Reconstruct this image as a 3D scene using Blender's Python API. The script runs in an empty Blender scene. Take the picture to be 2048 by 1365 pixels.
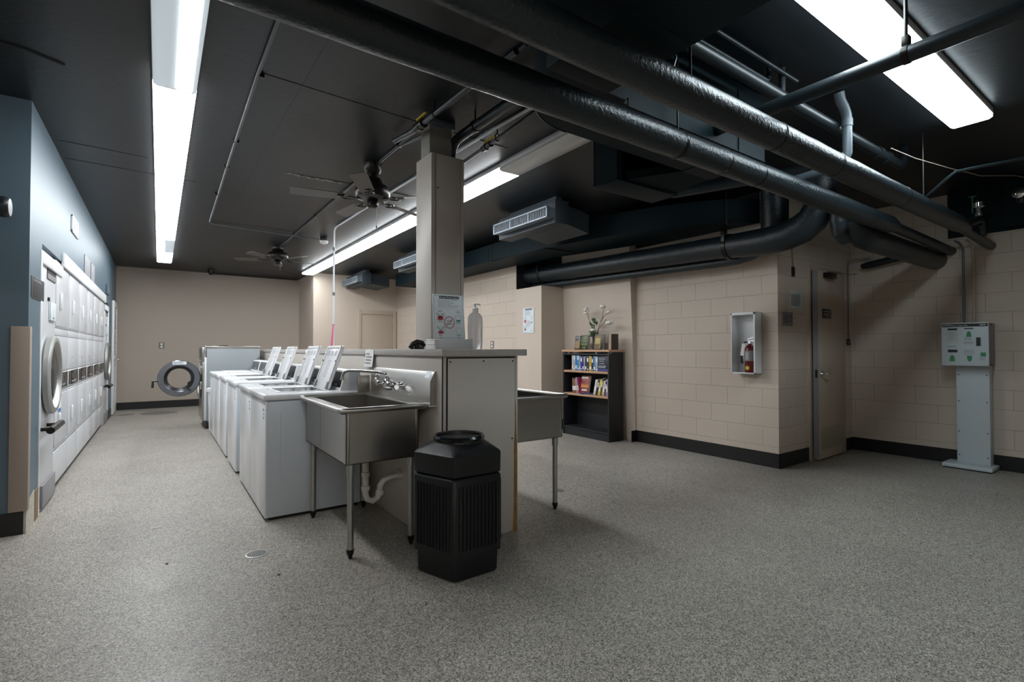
import bpy, bmesh, math, random
from mathutils import Vector, Matrix
random.seed(7)
SC = bpy.context.scene
COL = SC.collection
# ---------------------------------------------------------------- camera, world, exposure
cam = bpy.data.cameras.new('camera'); camo = bpy.data.objects.new('camera', cam); COL.objects.link(camo)
cam.sensor_width = 36.0; cam.lens = 36.0*1000/2048; cam.clip_start = 0.02
camo.location = (0, 0, 1.25)
camo.rotation_euler = (math.pi/2+math.atan(16.5/1000), 0, -math.atan(706/1000))
SC.camera = camo
wd = bpy.data.worlds.new('world'); SC.world = wd; wd.use_nodes = True
wd.node_tree.nodes['Background'].inputs[0].default_value = (0.02, 0.022, 0.025, 1)
wd.node_tree.nodes['Background'].inputs[1].default_value = 0.2
vs = SC.view_settings; vs.view_transform = 'Standard'; vs.look = 'None'; vs.gamma = 1; vs.use_curve_mapping = False
vs.exposure = 0.0
LENS_ON = 25.0      # emission of lit fixture lenses
# ---------------------------------------------------------------- helpers
class MB:
    """collects shapes of one part; .m picks the material slot"""
    def __init__(s): s.b = bmesh.new(); s.m = 0; s.sm = []
    def _mark(s, n0, smooth=False):
        s.b.faces.ensure_lookup_table()
        for f in s.b.faces[n0:]: f.material_index = s.m; f.smooth = smooth
    def box(s, x0, x1, y0, y1, z0, z1, bev=0, seg=2):
        n0 = len(s.b.faces)
        vs_ = [s.b.verts.new((x, y, z)) for x in (x0, x1) for y in (y0, y1) for z in (z0, z1)]
        q = [(0,1,3,2),(4,6,7,5),(0,4,5,1),(2,3,7,6),(0,2,6,4),(1,5,7,3)]
        fs = [s.b.faces.new([vs_[i] for i in f]) for f in q]
        if bev:
            es = list({e for f in fs for e in f.edges})
            mx = 0.49*min(abs(x1-x0), abs(y1-y0), abs(z1-z0))
            bmesh.ops.bevel(s.b, geom=es, offset=min(bev, mx), segments=seg, affect='EDGES', profile=0.5)
        s._mark(n0, bool(bev)); return s
    def xbox(s, mat4, sx, sy, sz, bev=0, seg=2):
        """box of size sx,sy,sz centred on mat4"""
        t = MB(); t.box(-sx/2, sx/2, -sy/2, sy/2, -sz/2, sz/2, bev, seg)
        return s.add(t, mat4)
    def add(s, t, mat4=None):
        mp = {}
        for v in t.b.verts: mp[v] = s.b.verts.new(mat4 @ v.co if mat4 else v.co)
        for f in t.b.faces:
            try: g = s.b.faces.new([mp[v] for v in f.verts])
            except ValueError: continue
            g.material_index = s.m if s.m else f.material_index; g.smooth = f.smooth
        t.b.free(); return s
    def poly(s, pts, smooth=False):
        n0 = len(s.b.faces)
        s.b.faces.new([s.b.verts.new(p) for p in pts]); s._mark(n0, smooth); return s
    def prism(s, pts, d, bev=0):
        """polygon pts (3D, planar) swept along vector d"""
        n0 = len(s.b.faces); d = Vector(d)
        a = [s.b.verts.new(p) for p in pts]; c = [s.b.verts.new(Vector(p)+d) for p in pts]
        n = len(a); s.b.faces.new(a[::-1]); s.b.faces.new(c)
        for i in range(n): s.b.faces.new([a[i], a[(i+1) % n], c[(i+1) % n], c[i]])
        fs = s.b.faces[:][n0:]
        bmesh.ops.recalc_face_normals(s.b, faces=fs)
        if bev:
            es = list({e for f in fs for e in f.edges})
            bmesh.ops.bevel(s.b, geom=es, offset=bev, segments=2, affect='EDGES', profile=0.5)
        s._mark(n0, bool(bev)); return s
    def loft(s, rings, cap=True, closed=True, smooth=True):
        n0 = len(s.b.faces); R = [[s.b.verts.new(p) for p in r] for r in rings]; n = len(R[0])
        for i in range(len(R)-1):
            for j in range(n if closed else n-1):
                k = (j+1) % n
                s.b.faces.new([R[i][j], R[i][k], R[i+1][k], R[i+1][j]])
        s._mark(n0, smooth)
        if cap and closed:
            n1 = len(s.b.faces); s.b.faces.new(R[0][::-1]); s.b.faces.new(R[-1]); s._mark(n1, False)
        return s
    def tube(s, pts, r, seg=12, cap=True, rs=None, oval=None):
        pts = [Vector(p) for p in pts]; rings = []; up = None
        for i, p in enumerate(pts):
            t = (pts[min(i+1, len(pts)-1)]-pts[max(i-1, 0)]).normalized()
            if up is None:
                up = Vector((0, 0, 1)) if abs(t.z) < 0.9 else Vector((1, 0, 0))
            u = (up-t*up.dot(t)).normalized(); w = t.cross(u); up = u
            rr = rs[i] if rs else r
            rings.append([p+(u*math.cos(a)+w*math.sin(a))*rr for a in [2*math.pi*k/seg for k in range(seg)]])
        return s.loft(rings, cap)
    def cyl(s, p0, p1, r, r2=None, seg=20, cap=True):
        return s.tube([p0, p1], r, seg, cap, rs=[r, r if r2 is None else r2])
    def lathe(s, prof, o, seg=24, axis='z', cap=False):
        o = Vector(o); rings = []
        for r, h in prof:
            ring = []
            for k in range(seg):
                a = 2*math.pi*k/seg; c, q = r*math.cos(a), r*math.sin(a)
                ring.append(o+Vector({'z': (c, q, h), 'x': (h, c, q), 'y': (q, h, c)}[axis]))
            rings.append(ring)
        return s.loft(rings, cap)
    def sphere(s, o, r, sx=1, sy=1, sz=1, seg=14, ring=9):
        prof = [(max(1e-4, r*math.sin(math.pi*i/ring)), -r*math.cos(math.pi*i/ring)) for i in range(ring+1)]
        t = MB(); t.m = s.m; t.lathe(prof, (0, 0, 0), seg)
        return s.add(t, Matrix.Translation(o) @ Matrix.Diagonal((sx, sy, sz, 1)))
    def text(s, body, size, o, u, v, align='LEFT', sq=1.0):
        cu = bpy.data.curves.new('t', 'FONT'); cu.body = body; cu.size = size; cu.align_x = align; cu.resolution_u = 2
        ob = bpy.data.objects.new('t', cu); me = ob.to_mesh(); n0 = len(s.b.faces)
        o, u, v = Vector(o), Vector(u), Vector(v)
        vs_ = [s.b.verts.new(o+u*(p.co.x*sq)+v*p.co.y) for p in me.vertices]
        for f in me.polygons:
            try: s.b.faces.new([vs_[i] for i in f.vertices])
            except ValueError: pass
        s._mark(n0); ob.to_mesh_clear(); bpy.data.objects.remove(ob); bpy.data.curves.remove(cu); return s
    def lines(s, o, u, v, w, n, dy, th, ind=0.0, rag=0.25):
        """n rows of small unreadable print"""
        o, u, v = Vector(o), Vector(u), Vector(v)
        for i in range(n):
            x = w*ind*random.random(); L = w*(1-rag*random.random())
            while x < L:
                d = min(w*random.uniform(.05, .16), L-x); q = o+u*x-v*(i*dy)
                if d > w*.015: s.poly([q, q+u*d, q+u*d+v*th, q+v*th])
                x += d+w*.022
        return s
    def quad(s, o, u, v, x0, x1, y0, y1):
        o, u, v = Vector(o), Vector(u), Vector(v)
        return s.poly([o+u*x0+v*y0, o+u*x1+v*y0, o+u*x1+v*y1, o+u*x0+v*y1])
    def stroke(s, o, u, v, pts, w, closed=False):
        o, u, v = Vector(o), Vector(u), Vector(v); P = [Vector(p) for p in pts]
        if closed: P = P+[P[0]]
        for a, b in zip(P, P[1:]):
            d = (b-a).normalized()*(w/2); n = Vector((-d.y, d.x))
            s.poly([o+u*q.x+v*q.y for q in (a-d*.6-n, b+d*.6-n, b+d*.6+n, a-d*.6+n)])
        return s
    def build(s, name, mats, parent=None, loc=None):
        me = bpy.data.meshes.new(name); s.b.normal_update(); s.b.to_mesh(me); s.b.free()
        for m in (mats if isinstance(mats, (list, tuple)) else [mats]): me.materials.append(m)
        o = bpy.data.objects.new(name, me); COL.objects.link(o)
        if loc is not None:      # origin at the thing's base
            me.transform(Matrix.Translation(-Vector(loc))); o.location = loc
        if parent is not None:
            o.parent = parent
            # a part keeps world coordinates; a part of a part sits under an identity transform
            if parent.parent is None: o.matrix_parent_inverse = Matrix.Translation(-Vector(parent.location))
        try: me.set_sharp_from_angle(angle=math.radians(38))
        except Exception: pass
        return o
def tag(o, label, cat, group=None, kind=None):
    o['label'] = label; o['category'] = cat
    if group: o['group'] = group
    if kind: o['kind'] = kind
    return o
def thing(name, loc, label, cat, group=None):
    o = bpy.data.objects.new(name, None); COL.objects.link(o); o.location = loc; o.empty_display_size = .1
    return tag(o, label, cat, group)
def struct(o): o['kind'] = 'structure'; return o
def dup(root, delta, label=None, rotz=0.0):
    d = Vector(delta)
    def cp(o, par):
        c = o.copy(); COL.objects.link(c)
        if par is not None: c.parent = par; c.matrix_parent_inverse = o.matrix_parent_inverse.copy()
        for k in list(o.children): cp(k, c)
        return c
    r = cp(root, None); r.location = Vector(root.location)+d; r.rotation_euler.z = root.rotation_euler.z+rotz
    if label: r['label'] = label
    return r
def circ(cx, cy, rx, ry, n=28, a0=0, a1=2*math.pi, end=False):
    return [(cx+rx*math.cos(a0+(a1-a0)*i/(n-1 if end else n)), cy+ry*math.sin(a0+(a1-a0)*i/(n-1 if end else n))) for i in range(n)]
def arc3(c, r, u, v, a0, a1, n=8):
    c, u, v = Vector(c), Vector(u), Vector(v)
    return [c+(u*math.cos(a0+(a1-a0)*i/n)+v*math.sin(a0+(a1-a0)*i/n))*r for i in range(n+1)]
UX, UY, UZ = Vector((1, 0, 0)), Vector((0, 1, 0)), Vector((0, 0, 1))
# ---------------------------------------------------------------- materials
def nodes(m): return m.node_tree.nodes, m.node_tree.links
def mat(name, col, rough=.5, metal=0, bump=0, bscale=60, var=0, vscale=3, spec=.5, trans=0, emit=None, estr=0, coat=0):
    m = bpy.data.materials.new(name); m.use_nodes = True; N, L = nodes(m); p = N['Principled BSDF']
    p.inputs['Base Color'].default_value = (*col, 1); p.inputs['Roughness'].default_value = rough
    p.inputs['Metallic'].default_value = metal; p.inputs['Specular IOR Level'].default_value = spec
    if trans: p.inputs['Transmission Weight'].default_value = trans
    if coat: p.inputs['Coat Weight'].default_value = coat
    if emit: p.inputs['Emission Color'].default_value = (*emit, 1); p.inputs['Emission Strength'].default_value = estr
    g = N.new('ShaderNodeNewGeometry')
    if var:
        n = N.new('ShaderNodeTexNoise'); n.inputs['Scale'].default_value = vscale; n.inputs['Detail'].default_value = 5
        L.new(g.outputs['Position'], n.inputs['Vector'])
        mx = N.new('ShaderNodeMix'); mx.data_type = 'RGBA'
        mx.inputs['A'].default_value = (*[c*(1-var) for c in col], 1); mx.inputs['B'].default_value = (*[min(1, c*(1+var)) for c in col], 1)
        L.new(n.outputs['Fac'], mx.inputs['Factor']); L.new(mx.outputs['Result'], p.inputs['Base Color'])
    if bump:
        n = N.new('ShaderNodeTexNoise'); n.inputs['Scale'].default_value = bscale; n.inputs['Detail'].default_value = 4
        L.new(g.outputs['Position'], n.inputs['Vector'])
        b = N.new('ShaderNodeBump'); b.inputs['Strength'].default_value = bump; b.inputs['Distance'].default_value = .004
        L.new(n.outputs['Fac'], b.inputs['Height']); L.new(b.outputs['Normal'], p.inputs['Normal'])
    return m
BEIGE = (.56, .475, .395)
def block_mat(name, axis):
    """painted concrete block: running bond joints as relief, worked out from where the wall stands"""
    m = mat(name, BEIGE, .62); N, L = nodes(m); p = N['Principled BSDF']
    g = N.new('ShaderNodeNewGeometry'); sx = N.new('ShaderNodeSeparateXYZ'); cx = N.new('ShaderNodeCombineXYZ')
    L.new(g.outputs['Position'], sx.inputs[0]); L.new(sx.outputs[axis], cx.inputs[0])
    ad = N.new('ShaderNodeMath'); ad.operation = 'ADD'; ad.inputs[1].default_value = -.0135
    L.new(sx.outputs[2], ad.inputs[0]); L.new(ad.outputs[0], cx.inputs[1])
    br = N.new('ShaderNodeTexBrick'); br.inputs['Scale'].default_value = 1; br.inputs['Mortar Size'].default_value = .0045
    br.inputs['Mortar Smooth'].default_value = .5; br.inputs['Brick Width'].default_value = .4064; br.inputs['Row Height'].default_value = .2032
    br.inputs['Color1'].default_value = (*BEIGE, 1); br.inputs['Color2'].default_value = (*[c*.965 for c in BEIGE], 1)
    br.inputs['Mortar'].default_value = (*[c*.80 for c in BEIGE], 1)
    L.new(cx.outputs[0], br.inputs['Vector']); L.new(br.outputs['Color'], p.inputs['Base Color'])
    n = N.new('ShaderNodeTexNoise'); n.inputs['Scale'].default_value = 90; n.inputs['Detail'].default_value = 4
    L.new(g.outputs['Position'], n.inputs['Vector'])
    h = N.new('ShaderNodeMath'); h.operation = 'MULTIPLY_ADD'; h.inputs[1].default_value = .10
    iv = N.new('ShaderNodeMath'); iv.operation = 'SUBTRACT'; iv.inputs[0].default_value = 1; L.new(br.outputs['Fac'], iv.inputs[1])
    L.new(n.outputs['Fac'], h.inputs[0]); L.new(iv.outputs[0], h.inputs[2])
    b = N.new('ShaderNodeBump'); b.inputs['Strength'].default_value = .6; b.inputs['Distance'].default_value = .005
    L.new(h.outputs[0], b.inputs['Height']); L.new(b.outputs['Normal'], p.inputs['Normal'])
    return m
def floor_mat():
    m = mat('speckled_floor', (.33, .3, .265), .42); N, L = nodes(m); p = N['Principled BSDF']
    g = N.new('ShaderNodeNewGeometry')
    def noise(sc, d=2):
        n = N.new('ShaderNodeTexNoise'); n.inputs['Scale'].default_value = sc; n.inputs['Detail'].default_value = d
        L.new(g.outputs['Position'], n.inputs['Vector']); return n
    def ramp(src, stops):
        r = N.new('ShaderNodeValToRGB'); r.color_ramp.elements.remove(r.color_ramp.elements[0])
        for i, (pos, c) in enumerate(stops):
            e = r.color_ramp.elements[0] if i == 0 else r.color_ramp.elements.new(pos)
            e.position = pos; e.color = (*c, 1)
        L.new(src, r.inputs[0]); return r
    vo = N.new('ShaderNodeTexVoronoi'); vo.inputs['Scale'].default_value = 210; L.new(g.outputs['Position'], vo.inputs['Vector'])
    sp = N.new('ShaderNodeSeparateColor'); L.new(vo.outputs['Color'], sp.inputs[0])
    r1 = ramp(sp.outputs[0], [(0, (.10, .092, .085)), (.16, (.19, .175, .16)), (.32, (.31, .285, .25)), (.6, (.41, .38, .335)), (.86, (.56, .53, .48)), (1, (.66, .64, .6))])
    r1.color_ramp.interpolation = 'CONSTANT'
    big = noise(1.3, 6); r2 = ramp(big.outputs['Fac'], [(.3, (.90, .89, .875)), (.7, (1.05, 1.04, 1.02))])
    mx = N.new('ShaderNodeMix'); mx.data_type = 'RGBA'; mx.blend_type = 'MULTIPLY'; mx.inputs['Factor'].default_value = 1
    L.new(r1.outputs[0], mx.inputs['A']); L.new(r2.outputs[0], mx.inputs['B'])
    br = N.new('ShaderNodeTexBrick'); br.offset = 0; br.inputs['Scale'].default_value = 1; br.inputs['Brick Width'].default_value = .61
    br.inputs['Row Height'].default_value = .61; br.inputs['Mortar Size'].default_value = .0016; br.inputs['Mortar Smooth'].default_value = .2
    L.new(g.outputs['Position'], br.inputs['Vector'])
    mk = noise(1.1, 3); r3 = ramp(mk.outputs['Fac'], [(.5, (0, 0, 0)), (.62, (1, 1, 1))])
    ml = N.new('ShaderNodeMath'); ml.operation = 'MULTIPLY'; L.new(br.outputs['Fac'], ml.inputs[0]); L.new(r3.outputs[0], ml.inputs[1])
    m2 = N.new('ShaderNodeMix'); m2.data_type = 'RGBA'; m2.inputs['B'].default_value = (.12, .11, .10, 1)
    L.new(mx.outputs['Result'], m2.inputs['A'])
    k = N.new('ShaderNodeMath'); k.operation = 'MULTIPLY'; k.inputs[1].default_value = .6; L.new(ml.outputs[0], k.inputs[0])
    L.new(k.outputs[0], m2.inputs['Factor']); L.new(m2.outputs['Result'], p.inputs['Base Color'])
    rn = noise(2.5, 4); rr = N.new('ShaderNodeMapRange'); rr.inputs['To Min'].default_value = .33; rr.inputs['To Max'].default_value = .55
    L.new(rn.outputs['Fac'], rr.inputs[0]); L.new(rr.outputs[0], p.inputs['Roughness'])
    b = N.new('ShaderNodeBump'); b.inputs['Strength'].default_value = .08; b.inputs['Distance'].default_value = .002
    L.new(sp.outputs[1], b.inputs['Height']); L.new(b.outputs['Normal'], p.inputs['Normal'])
    return m
def brushed(name, col, rough, axis_scale):
    m = mat(name, col, rough, 1); N, L = nodes(m); p = N['Principled BSDF']
    g = N.new('ShaderNodeNewGeometry'); mp = N.new('ShaderNodeMapping'); mp.inputs['Scale'].default_value = axis_scale
    n = N.new('ShaderNodeTexNoise'); n.inputs['Scale'].default_value = 6; n.inputs['Detail'].default_value = 6
    L.new(g.outputs['Position'], mp.inputs[0]); L.new(mp.outputs[0], n.inputs['Vector'])
    r = N.new('ShaderNodeMapRange'); r.inputs['To Min'].default_value = rough*.9; r.inputs['To Max'].default_value = rough*1.15
    L.new(n.outputs['Fac'], r.inputs[0]); L.new(r.outputs[0], p.inputs['Roughness'])
    return m
def wood_mat(name, c1, c2):
    m = mat(name, c1, .45); N, L = nodes(m); p = N['Principled BSDF']
    g = N.new('ShaderNodeNewGeometry'); mp = N.new('ShaderNodeMapping'); mp.inputs['Scale'].default_value = (12, 1.2, 12)
    n = N.new('ShaderNodeTexNoise'); n.inputs['Scale'].default_value = 5; n.inputs['Detail'].default_value = 6
    L.new(g.outputs['Position'], mp.inputs[0]); L.new(mp.outputs[0], n.inputs['Vector'])
    mx = N.new('ShaderNodeMix'); mx.data_type = 'RGBA'; mx.inputs['A'].default_value = (*c1, 1); mx.inputs['B'].default_value = (*c2, 1)
    L.new(n.outputs['Fac'], mx.inputs['Factor']); L.new(mx.outputs['Result'], p.inputs['Base Color']); return m
M = {}
M['floor'] = floor_mat()
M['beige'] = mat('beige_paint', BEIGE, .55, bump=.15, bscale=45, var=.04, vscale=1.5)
M['block_y'] = block_mat('painted_block_along_hall', 1)
M['block_x'] = block_mat('painted_block_across_hall', 0)
M['ceil'] = mat('black_ceiling_paint', (.0125, .0150, .0180), .40, bump=.35, bscale=22, var=.25, vscale=2, spec=.30)
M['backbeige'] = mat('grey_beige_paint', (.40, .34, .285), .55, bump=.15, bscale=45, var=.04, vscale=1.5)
M['blue'] = mat('blue_wall_paint', (.090, .140, .176), .45, bump=.12, bscale=30, var=.05)
M['bluefront'] = M['blue']
M['cove'] = mat('black_vinyl', (.006, .006, .0065), .42)
M['blackduct'] = mat('black_duct_paint', (.0065, .0150, .0190), .55, spec=.10, bump=.2, bscale=25, var=.2)
M['pipe'] = mat('black_insulated_pipe_paint', (.012, .0185, .023), .36, bump=1.0, bscale=55, var=.2, vscale=6)
M['pipe_s'] = mat('smooth_black_pipe_paint', (.011, .017, .021), .38, bump=.2, bscale=40)
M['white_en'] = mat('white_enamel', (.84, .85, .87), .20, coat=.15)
M['fl_side'] = mat('slate_washer_side', (.30, .33, .345), .35)
M['white_dry'] = mat('white_dryer_enamel', (.60, .61, .635), .30)
M['white_pl'] = mat('white_plastic', (.72, .73, .73), .35)
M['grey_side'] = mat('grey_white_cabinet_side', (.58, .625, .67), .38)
M['white_trim'] = mat('white_trim_paint', (.72, .73, .74), .4, bump=.1, bscale=30)
M['paper'] = mat('white_paper', (.78, .77, .75), .8)
M['ink'] = mat('black_ink', (.02, .02, .022), .6)
M['greyink'] = mat('grey_ink', (.30, .31, .33), .6)
M['palepost'] = mat('pale_grey_painted_metal', (.52, .585, .615), .45)
M['slate'] = mat('slate_painted_sheet_metal', (.045, .056, .066), .5, spec=.2)
M['slate_metal'] = mat('dark_slate_metal', (.17, .18, .20), .28, .7)
M['red'] = mat('red_ink', (.45, .02, .03), .5)
M['teal'] = mat('teal_ink', (.02, .28, .27), .5)
M['green'] = mat('green_ink', (.04, .25, .10), .5)
M['signblue'] = mat('pale_sign_face', (.72, .79, .82), .4)
M['laminate'] = mat('speckled_laminate', (.50, .46, .415), .42, bump=.05, bscale=200, var=.14, vscale=260)
M['lamtop'] = mat('grey_laminate_top', (.43, .40, .37), .4, var=.16, vscale=40)
M['rust'] = mat('rust_stain', (.30, .17, .05), .7, var=.5, vscale=14)
M['steel'] = mat('brushed_steel', (.42, .405, .38), .30, 1)
M['galv'] = mat('dull_galvanised_steel', (.44, .45, .43), .45, 1, bump=.1, bscale=30)
M['chrome'] = mat('chrome', (.75, .76, .78), .08, 1)
M['conduit'] = mat('grey_conduit', (.16, .18, .19), .5, .3)
M['ceilcond'] = mat('dark_ceiling_conduit', (.075, .088, .095), .5)
M['whitecond'] = mat('pale_painted_conduit', (.62, .65, .68), .4)
M['blackcan'] = mat('black_textured_plastic', (.0055, .006, .0075), .45, bump=.4, bscale=180)
M['blackpl'] = mat('black_plastic', (.012, .012, .013), .35)
M['glossblk'] = mat('glossy_black_panel', (.010, .011, .012), .12)
M['darkglass'] = mat('dark_glass', (.012, .014, .016), .15, spec=.25)
M['drygap'] = mat('dryer_gap_shade', (.20, .205, .215), .5)  # shade of the gaps between door panels, put into the cabinet colour
M['pvc'] = mat('white_pvc', (.62, .60, .55), .35, var=.1, vscale=20)
M['pvcgrey'] = mat('grey_pvc', (.10, .125, .145), .4)
M['lens_on'] = mat('lit_light_lens', (.9, .9, .9), .4, emit=(.93, .97, 1.0), estr=LENS_ON)
M['lens_right'] = mat('lit_right_row_lens', (.9, .9, .9), .4, emit=(.80, .94, 1.0), estr=LENS_ON*.88)
M['lens_far'] = mat('lit_far_lens', (.9, .9, .9), .4, emit=(.95, .98, 1.0), estr=LENS_ON*1.12)
M['lens_half'] = mat('weakly_lit_light_lens', (.6, .66, .7), .35, emit=(.8, .92, 1.0), estr=.42)
M['lens_off'] = mat('unlit_light_lens', (.55, .55, .54), .22)
M['fixture'] = mat('white_fixture_metal', (.62, .63, .64), .4)
M['bronze'] = mat('dark_bronze_metal', (.020, .018, .016), .32, .6)
M['blade'] = mat('dark_fan_blade', (.075, .066, .060), .42)
M['yellow'] = mat('yellow_lever_plastic', (.62, .46, .02), .4)
M['tan'] = mat('tan_corner_guard', (.36, .29, .24), .5)
M['plaster'] = mat('broken_plaster', (.48, .44, .37), .9, bump=1, bscale=40, var=.35, vscale=25)
M['rawwood'] = mat('raw_wood', (.22, .14, .07), .8, var=.3, vscale=30)
M['plaque'] = mat('grey_engraved_plaque', (.24, .23, .24), .45)
M['outlet_g'] = mat('brown_grey_outlet_cover', (.16, .145, .13), .4)
M['door_b'] = mat('beige_door_paint', (.46, .38, .305), .5)
M['kick'] = mat('brass_grey_kickplate', (.40, .38, .27), .45, .35)
M['bookblk'] = mat('black_bookcase_laminate', (.010, .0115, .014), .5, bump=.1, bscale=150)
M['shelfwood'] = wood_mat('light_oak_shelf', (.55, .33, .20), (.46, .27, .16))
M['leaf'] = mat('dark_green_leaf', (.025, .07, .018), .45, var=.4, vscale=30)
M['petal'] = mat('white_petal', (.85, .83, .78), .6)
M['twig'] = mat('brown_twig', (.10, .055, .035), .7)
M['vase'] = mat('dark_glass_vase', (.035, .04, .04), .15)
M['soap'] = mat('cloudy_plastic_bottle', (.93, .92, .92), .45, trans=.6)
M['extred'] = mat('red_extinguisher_paint', (.13, .010, .012), .25)
M['hole'] = mat('black_paint_and_void_shade', (.008, .008, .009), .8)
M['pages'] = mat('book_pages', (.55, .5, .42), .8)
def bookmat(c): 
    k = 'bk%02d%02d%02d' % tuple(int(99*x) for x in c)
    if k not in M: M[k] = mat('book_cover_'+k, c, .35)
    return M[k]
# ================================================================ the setting
CZ = 2.96
def S(name, mb, m): return struct(mb.build(name, m))
S('floor', MB().box(-4.1, 7.3, -2.7, 13.3, -.1, 0), M['floor'])
S('ceiling', MB().box(-4.1, 7.3, -2.7, 13.3, CZ, CZ+.1), M['ceil'])
BX, BY = -.73, 4.69                       # blue wall plane and its front corner
w = MB()
w.box(BX-.12, BX, BY, 5.135, 0, CZ); w.box(BX-.12, BX, 5.135, 11.25, 2.05, CZ); w.box(BX-.12, BX, 11.25, 13.06, 0, CZ)
S('wall_left', w, M['blue'])
S('wall_left_front', MB().box(-4.1, BX-.12, BY, BY+.12, 0, CZ), M['bluefront'])
S('wall_far_left', MB().box(-4.1, -4.0, -2.7, BY, 0, CZ), M['beige'])
S('wall_rear', MB().box(-4.0, 7.12, -2.7, -2.6, 0, CZ), M['beige'])
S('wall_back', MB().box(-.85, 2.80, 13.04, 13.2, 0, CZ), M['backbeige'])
S('wall_back_side', MB().box(2.80, 2.92, 11.643, 13.2, 0, CZ), M['beige'])
S('wall_back_right', MB().box(2.92, 4.9, 11.643, 11.76, 0, CZ), M['beige'])
S('wall_right_rear', MB().box(4.76, 4.9, 6.615, 11.643, 0, CZ), M['block_y'])
S('wall_right_jut', MB().box(4.76, 5.306, 5.965, 6.615, 0, 2.225), M['beige'])
S('wall_right_middle', MB().box(5.306, 5.42, 2.675, 6.8, 0, CZ), M['block_y'])
S('wall_right_recess', MB().box(4.755, 5.306, 6.600, 6.614, 2.226, CZ).box(5.29, 5.306, 5.965, 6.615, 2.226, CZ), M['hole'])  # black sheets paint in the darkness of the open void above the jut
S('wall_door', MB().box(5.42, 7.25, 2.675, 2.80, 0, CZ), M['block_x'])
S('wall_right_front', MB().box(7.12, 7.25, -2.7, 2.675, 0, CZ), M['block_y'])
S('wall_right_front_upper', MB().box(7.112, 7.12, -2.6, 1.72, 2.47, CZ).box(7.0, 7.112, -2.6, 1.25, 2.50, CZ), M['blackduct'])
# tapering plastered slab behind the bookcase
S('wall_right_slab', MB().prism([(5.160, 4.585, CZ), (5.306, 4.585, CZ), (5.306, 4.585, 0), (5.292, 4.585, 0)], (0, 1.38, 0)), M['beige'])
# black cove bases
H = .153
def base(name, x0, x1, y0, y1):
    mb = MB().box(x0, x1, y0, y1, 0, H, .003, 1); S(name, mb, M['cove'])
base('baseboard_back', -.73, 2.80, 13.03, 13.04)
base('baseboard_front_left', -4.0, -.738, 4.68, 4.69)
base('baseboard_left_far', -.73, -.722, 11.27, 11.99)
base('baseboard_back_side', 2.79, 2.80, 11.65, 13.03)
base('baseboard_back_right', 2.8, 3.74, 11.635, 11.643)
base('baseboard_right_rear', 4.752, 4.76, 5.965, 11.64)
base('baseboard_right_jut', 4.752, 5.30, 5.957, 5.965)
base('baseboard_right_slab', 5.20, 5.30, 4.577, 4.585)
base('baseboard_right_middle', 5.298, 5.306, 2.667, 4.58)
base('baseboard_door_left', 5.298, 5.955, 2.667, 2.675)
base('baseboard_door_right', 6.84, 7.12, 2.667, 2.675)
base('baseboard_right_front', 7.112, 7.12, -2.6, 2.67)
# white boards round the dryer openings
w = MB(); w.box(-.745, -.724, 5.095, 5.135, 0, 2.0, .003); w.box(-.737, -.722, 5.135, 6.10, 1.905, 2.0, .003)
S('trim_1', w, M['white_trim'])
w = MB(); w.box(-.737, -.714, 6.10, 10.55, 2.01, 2.135, .003)
S('trim_2', w, M['white_trim'])
w = MB(); w.box(-.745, -.722, 11.225, 11.265, 0, 1.99, .003); w.box(-.737, -.722, 10.55, 11.225, 1.90, 1.99, .003)
S('trim_3', w, M['white_trim'])
# broken plaster and bare stud where the cove is missing at the blue corner
w = MB(); w.prism([(BX+.004, BY-.004, 0), (BX+.004, BY-.004, .19), (BX+.004, BY+.05, .195), (BX+.004, BY+.2, .22), (BX+.004, BY+.275, .235), (BX+.004, BY+.275, 0)], (-.008, 0, 0))
w.box(-.742, BX+.004, BY-.006, BY, 0, .19); S('trim_4', w, M['plaster'])
w = MB(); w.box(BX-.02, BX+.006, 4.97, 5.094, 0, .22); S('trim_5', w, M['rawwood'])
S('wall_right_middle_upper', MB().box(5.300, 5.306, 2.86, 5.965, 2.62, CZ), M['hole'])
# ceiling seams
w = MB()
for pts, r in (([(.479, 3.39), (1.0, 3.42), (1.56, 3.454), (2.4, 3.47)], .004), ([(-.70, 5.925), (-.298, 5.96), (.3, 6.02)], .004), ([(1.1, 5.18), (1.6, 5.15), (2.3, 5.2)], .004), ([(-.68, 5.45), (-.35, 5.47), (-.1, 5.5)], .004), ([(.75, 2.7), (.72, 5.0), (.70, 7.4)], .0013)):
    w.tube([(x, y, CZ+.0005) for x, y in pts], r, 6)
w.tube([(-.80, 3.87, CZ), (-.64, 3.89, CZ), (-.48, 3.975, CZ)], .011, 6)
S('trim_6', w, M['hole'])
w = MB()
for i in range(26):
    x = .98+i*.021+random.uniform(-.01, .01); y = 5.20-.03*(x-.98)
    w.tube([(x, y, CZ-.002), (x+random.uniform(.01, .05), y+random.uniform(-.035, .035), CZ-.006)], random.uniform(.002, .005), 5)
S('trim_7', w, M['plaster'])
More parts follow.
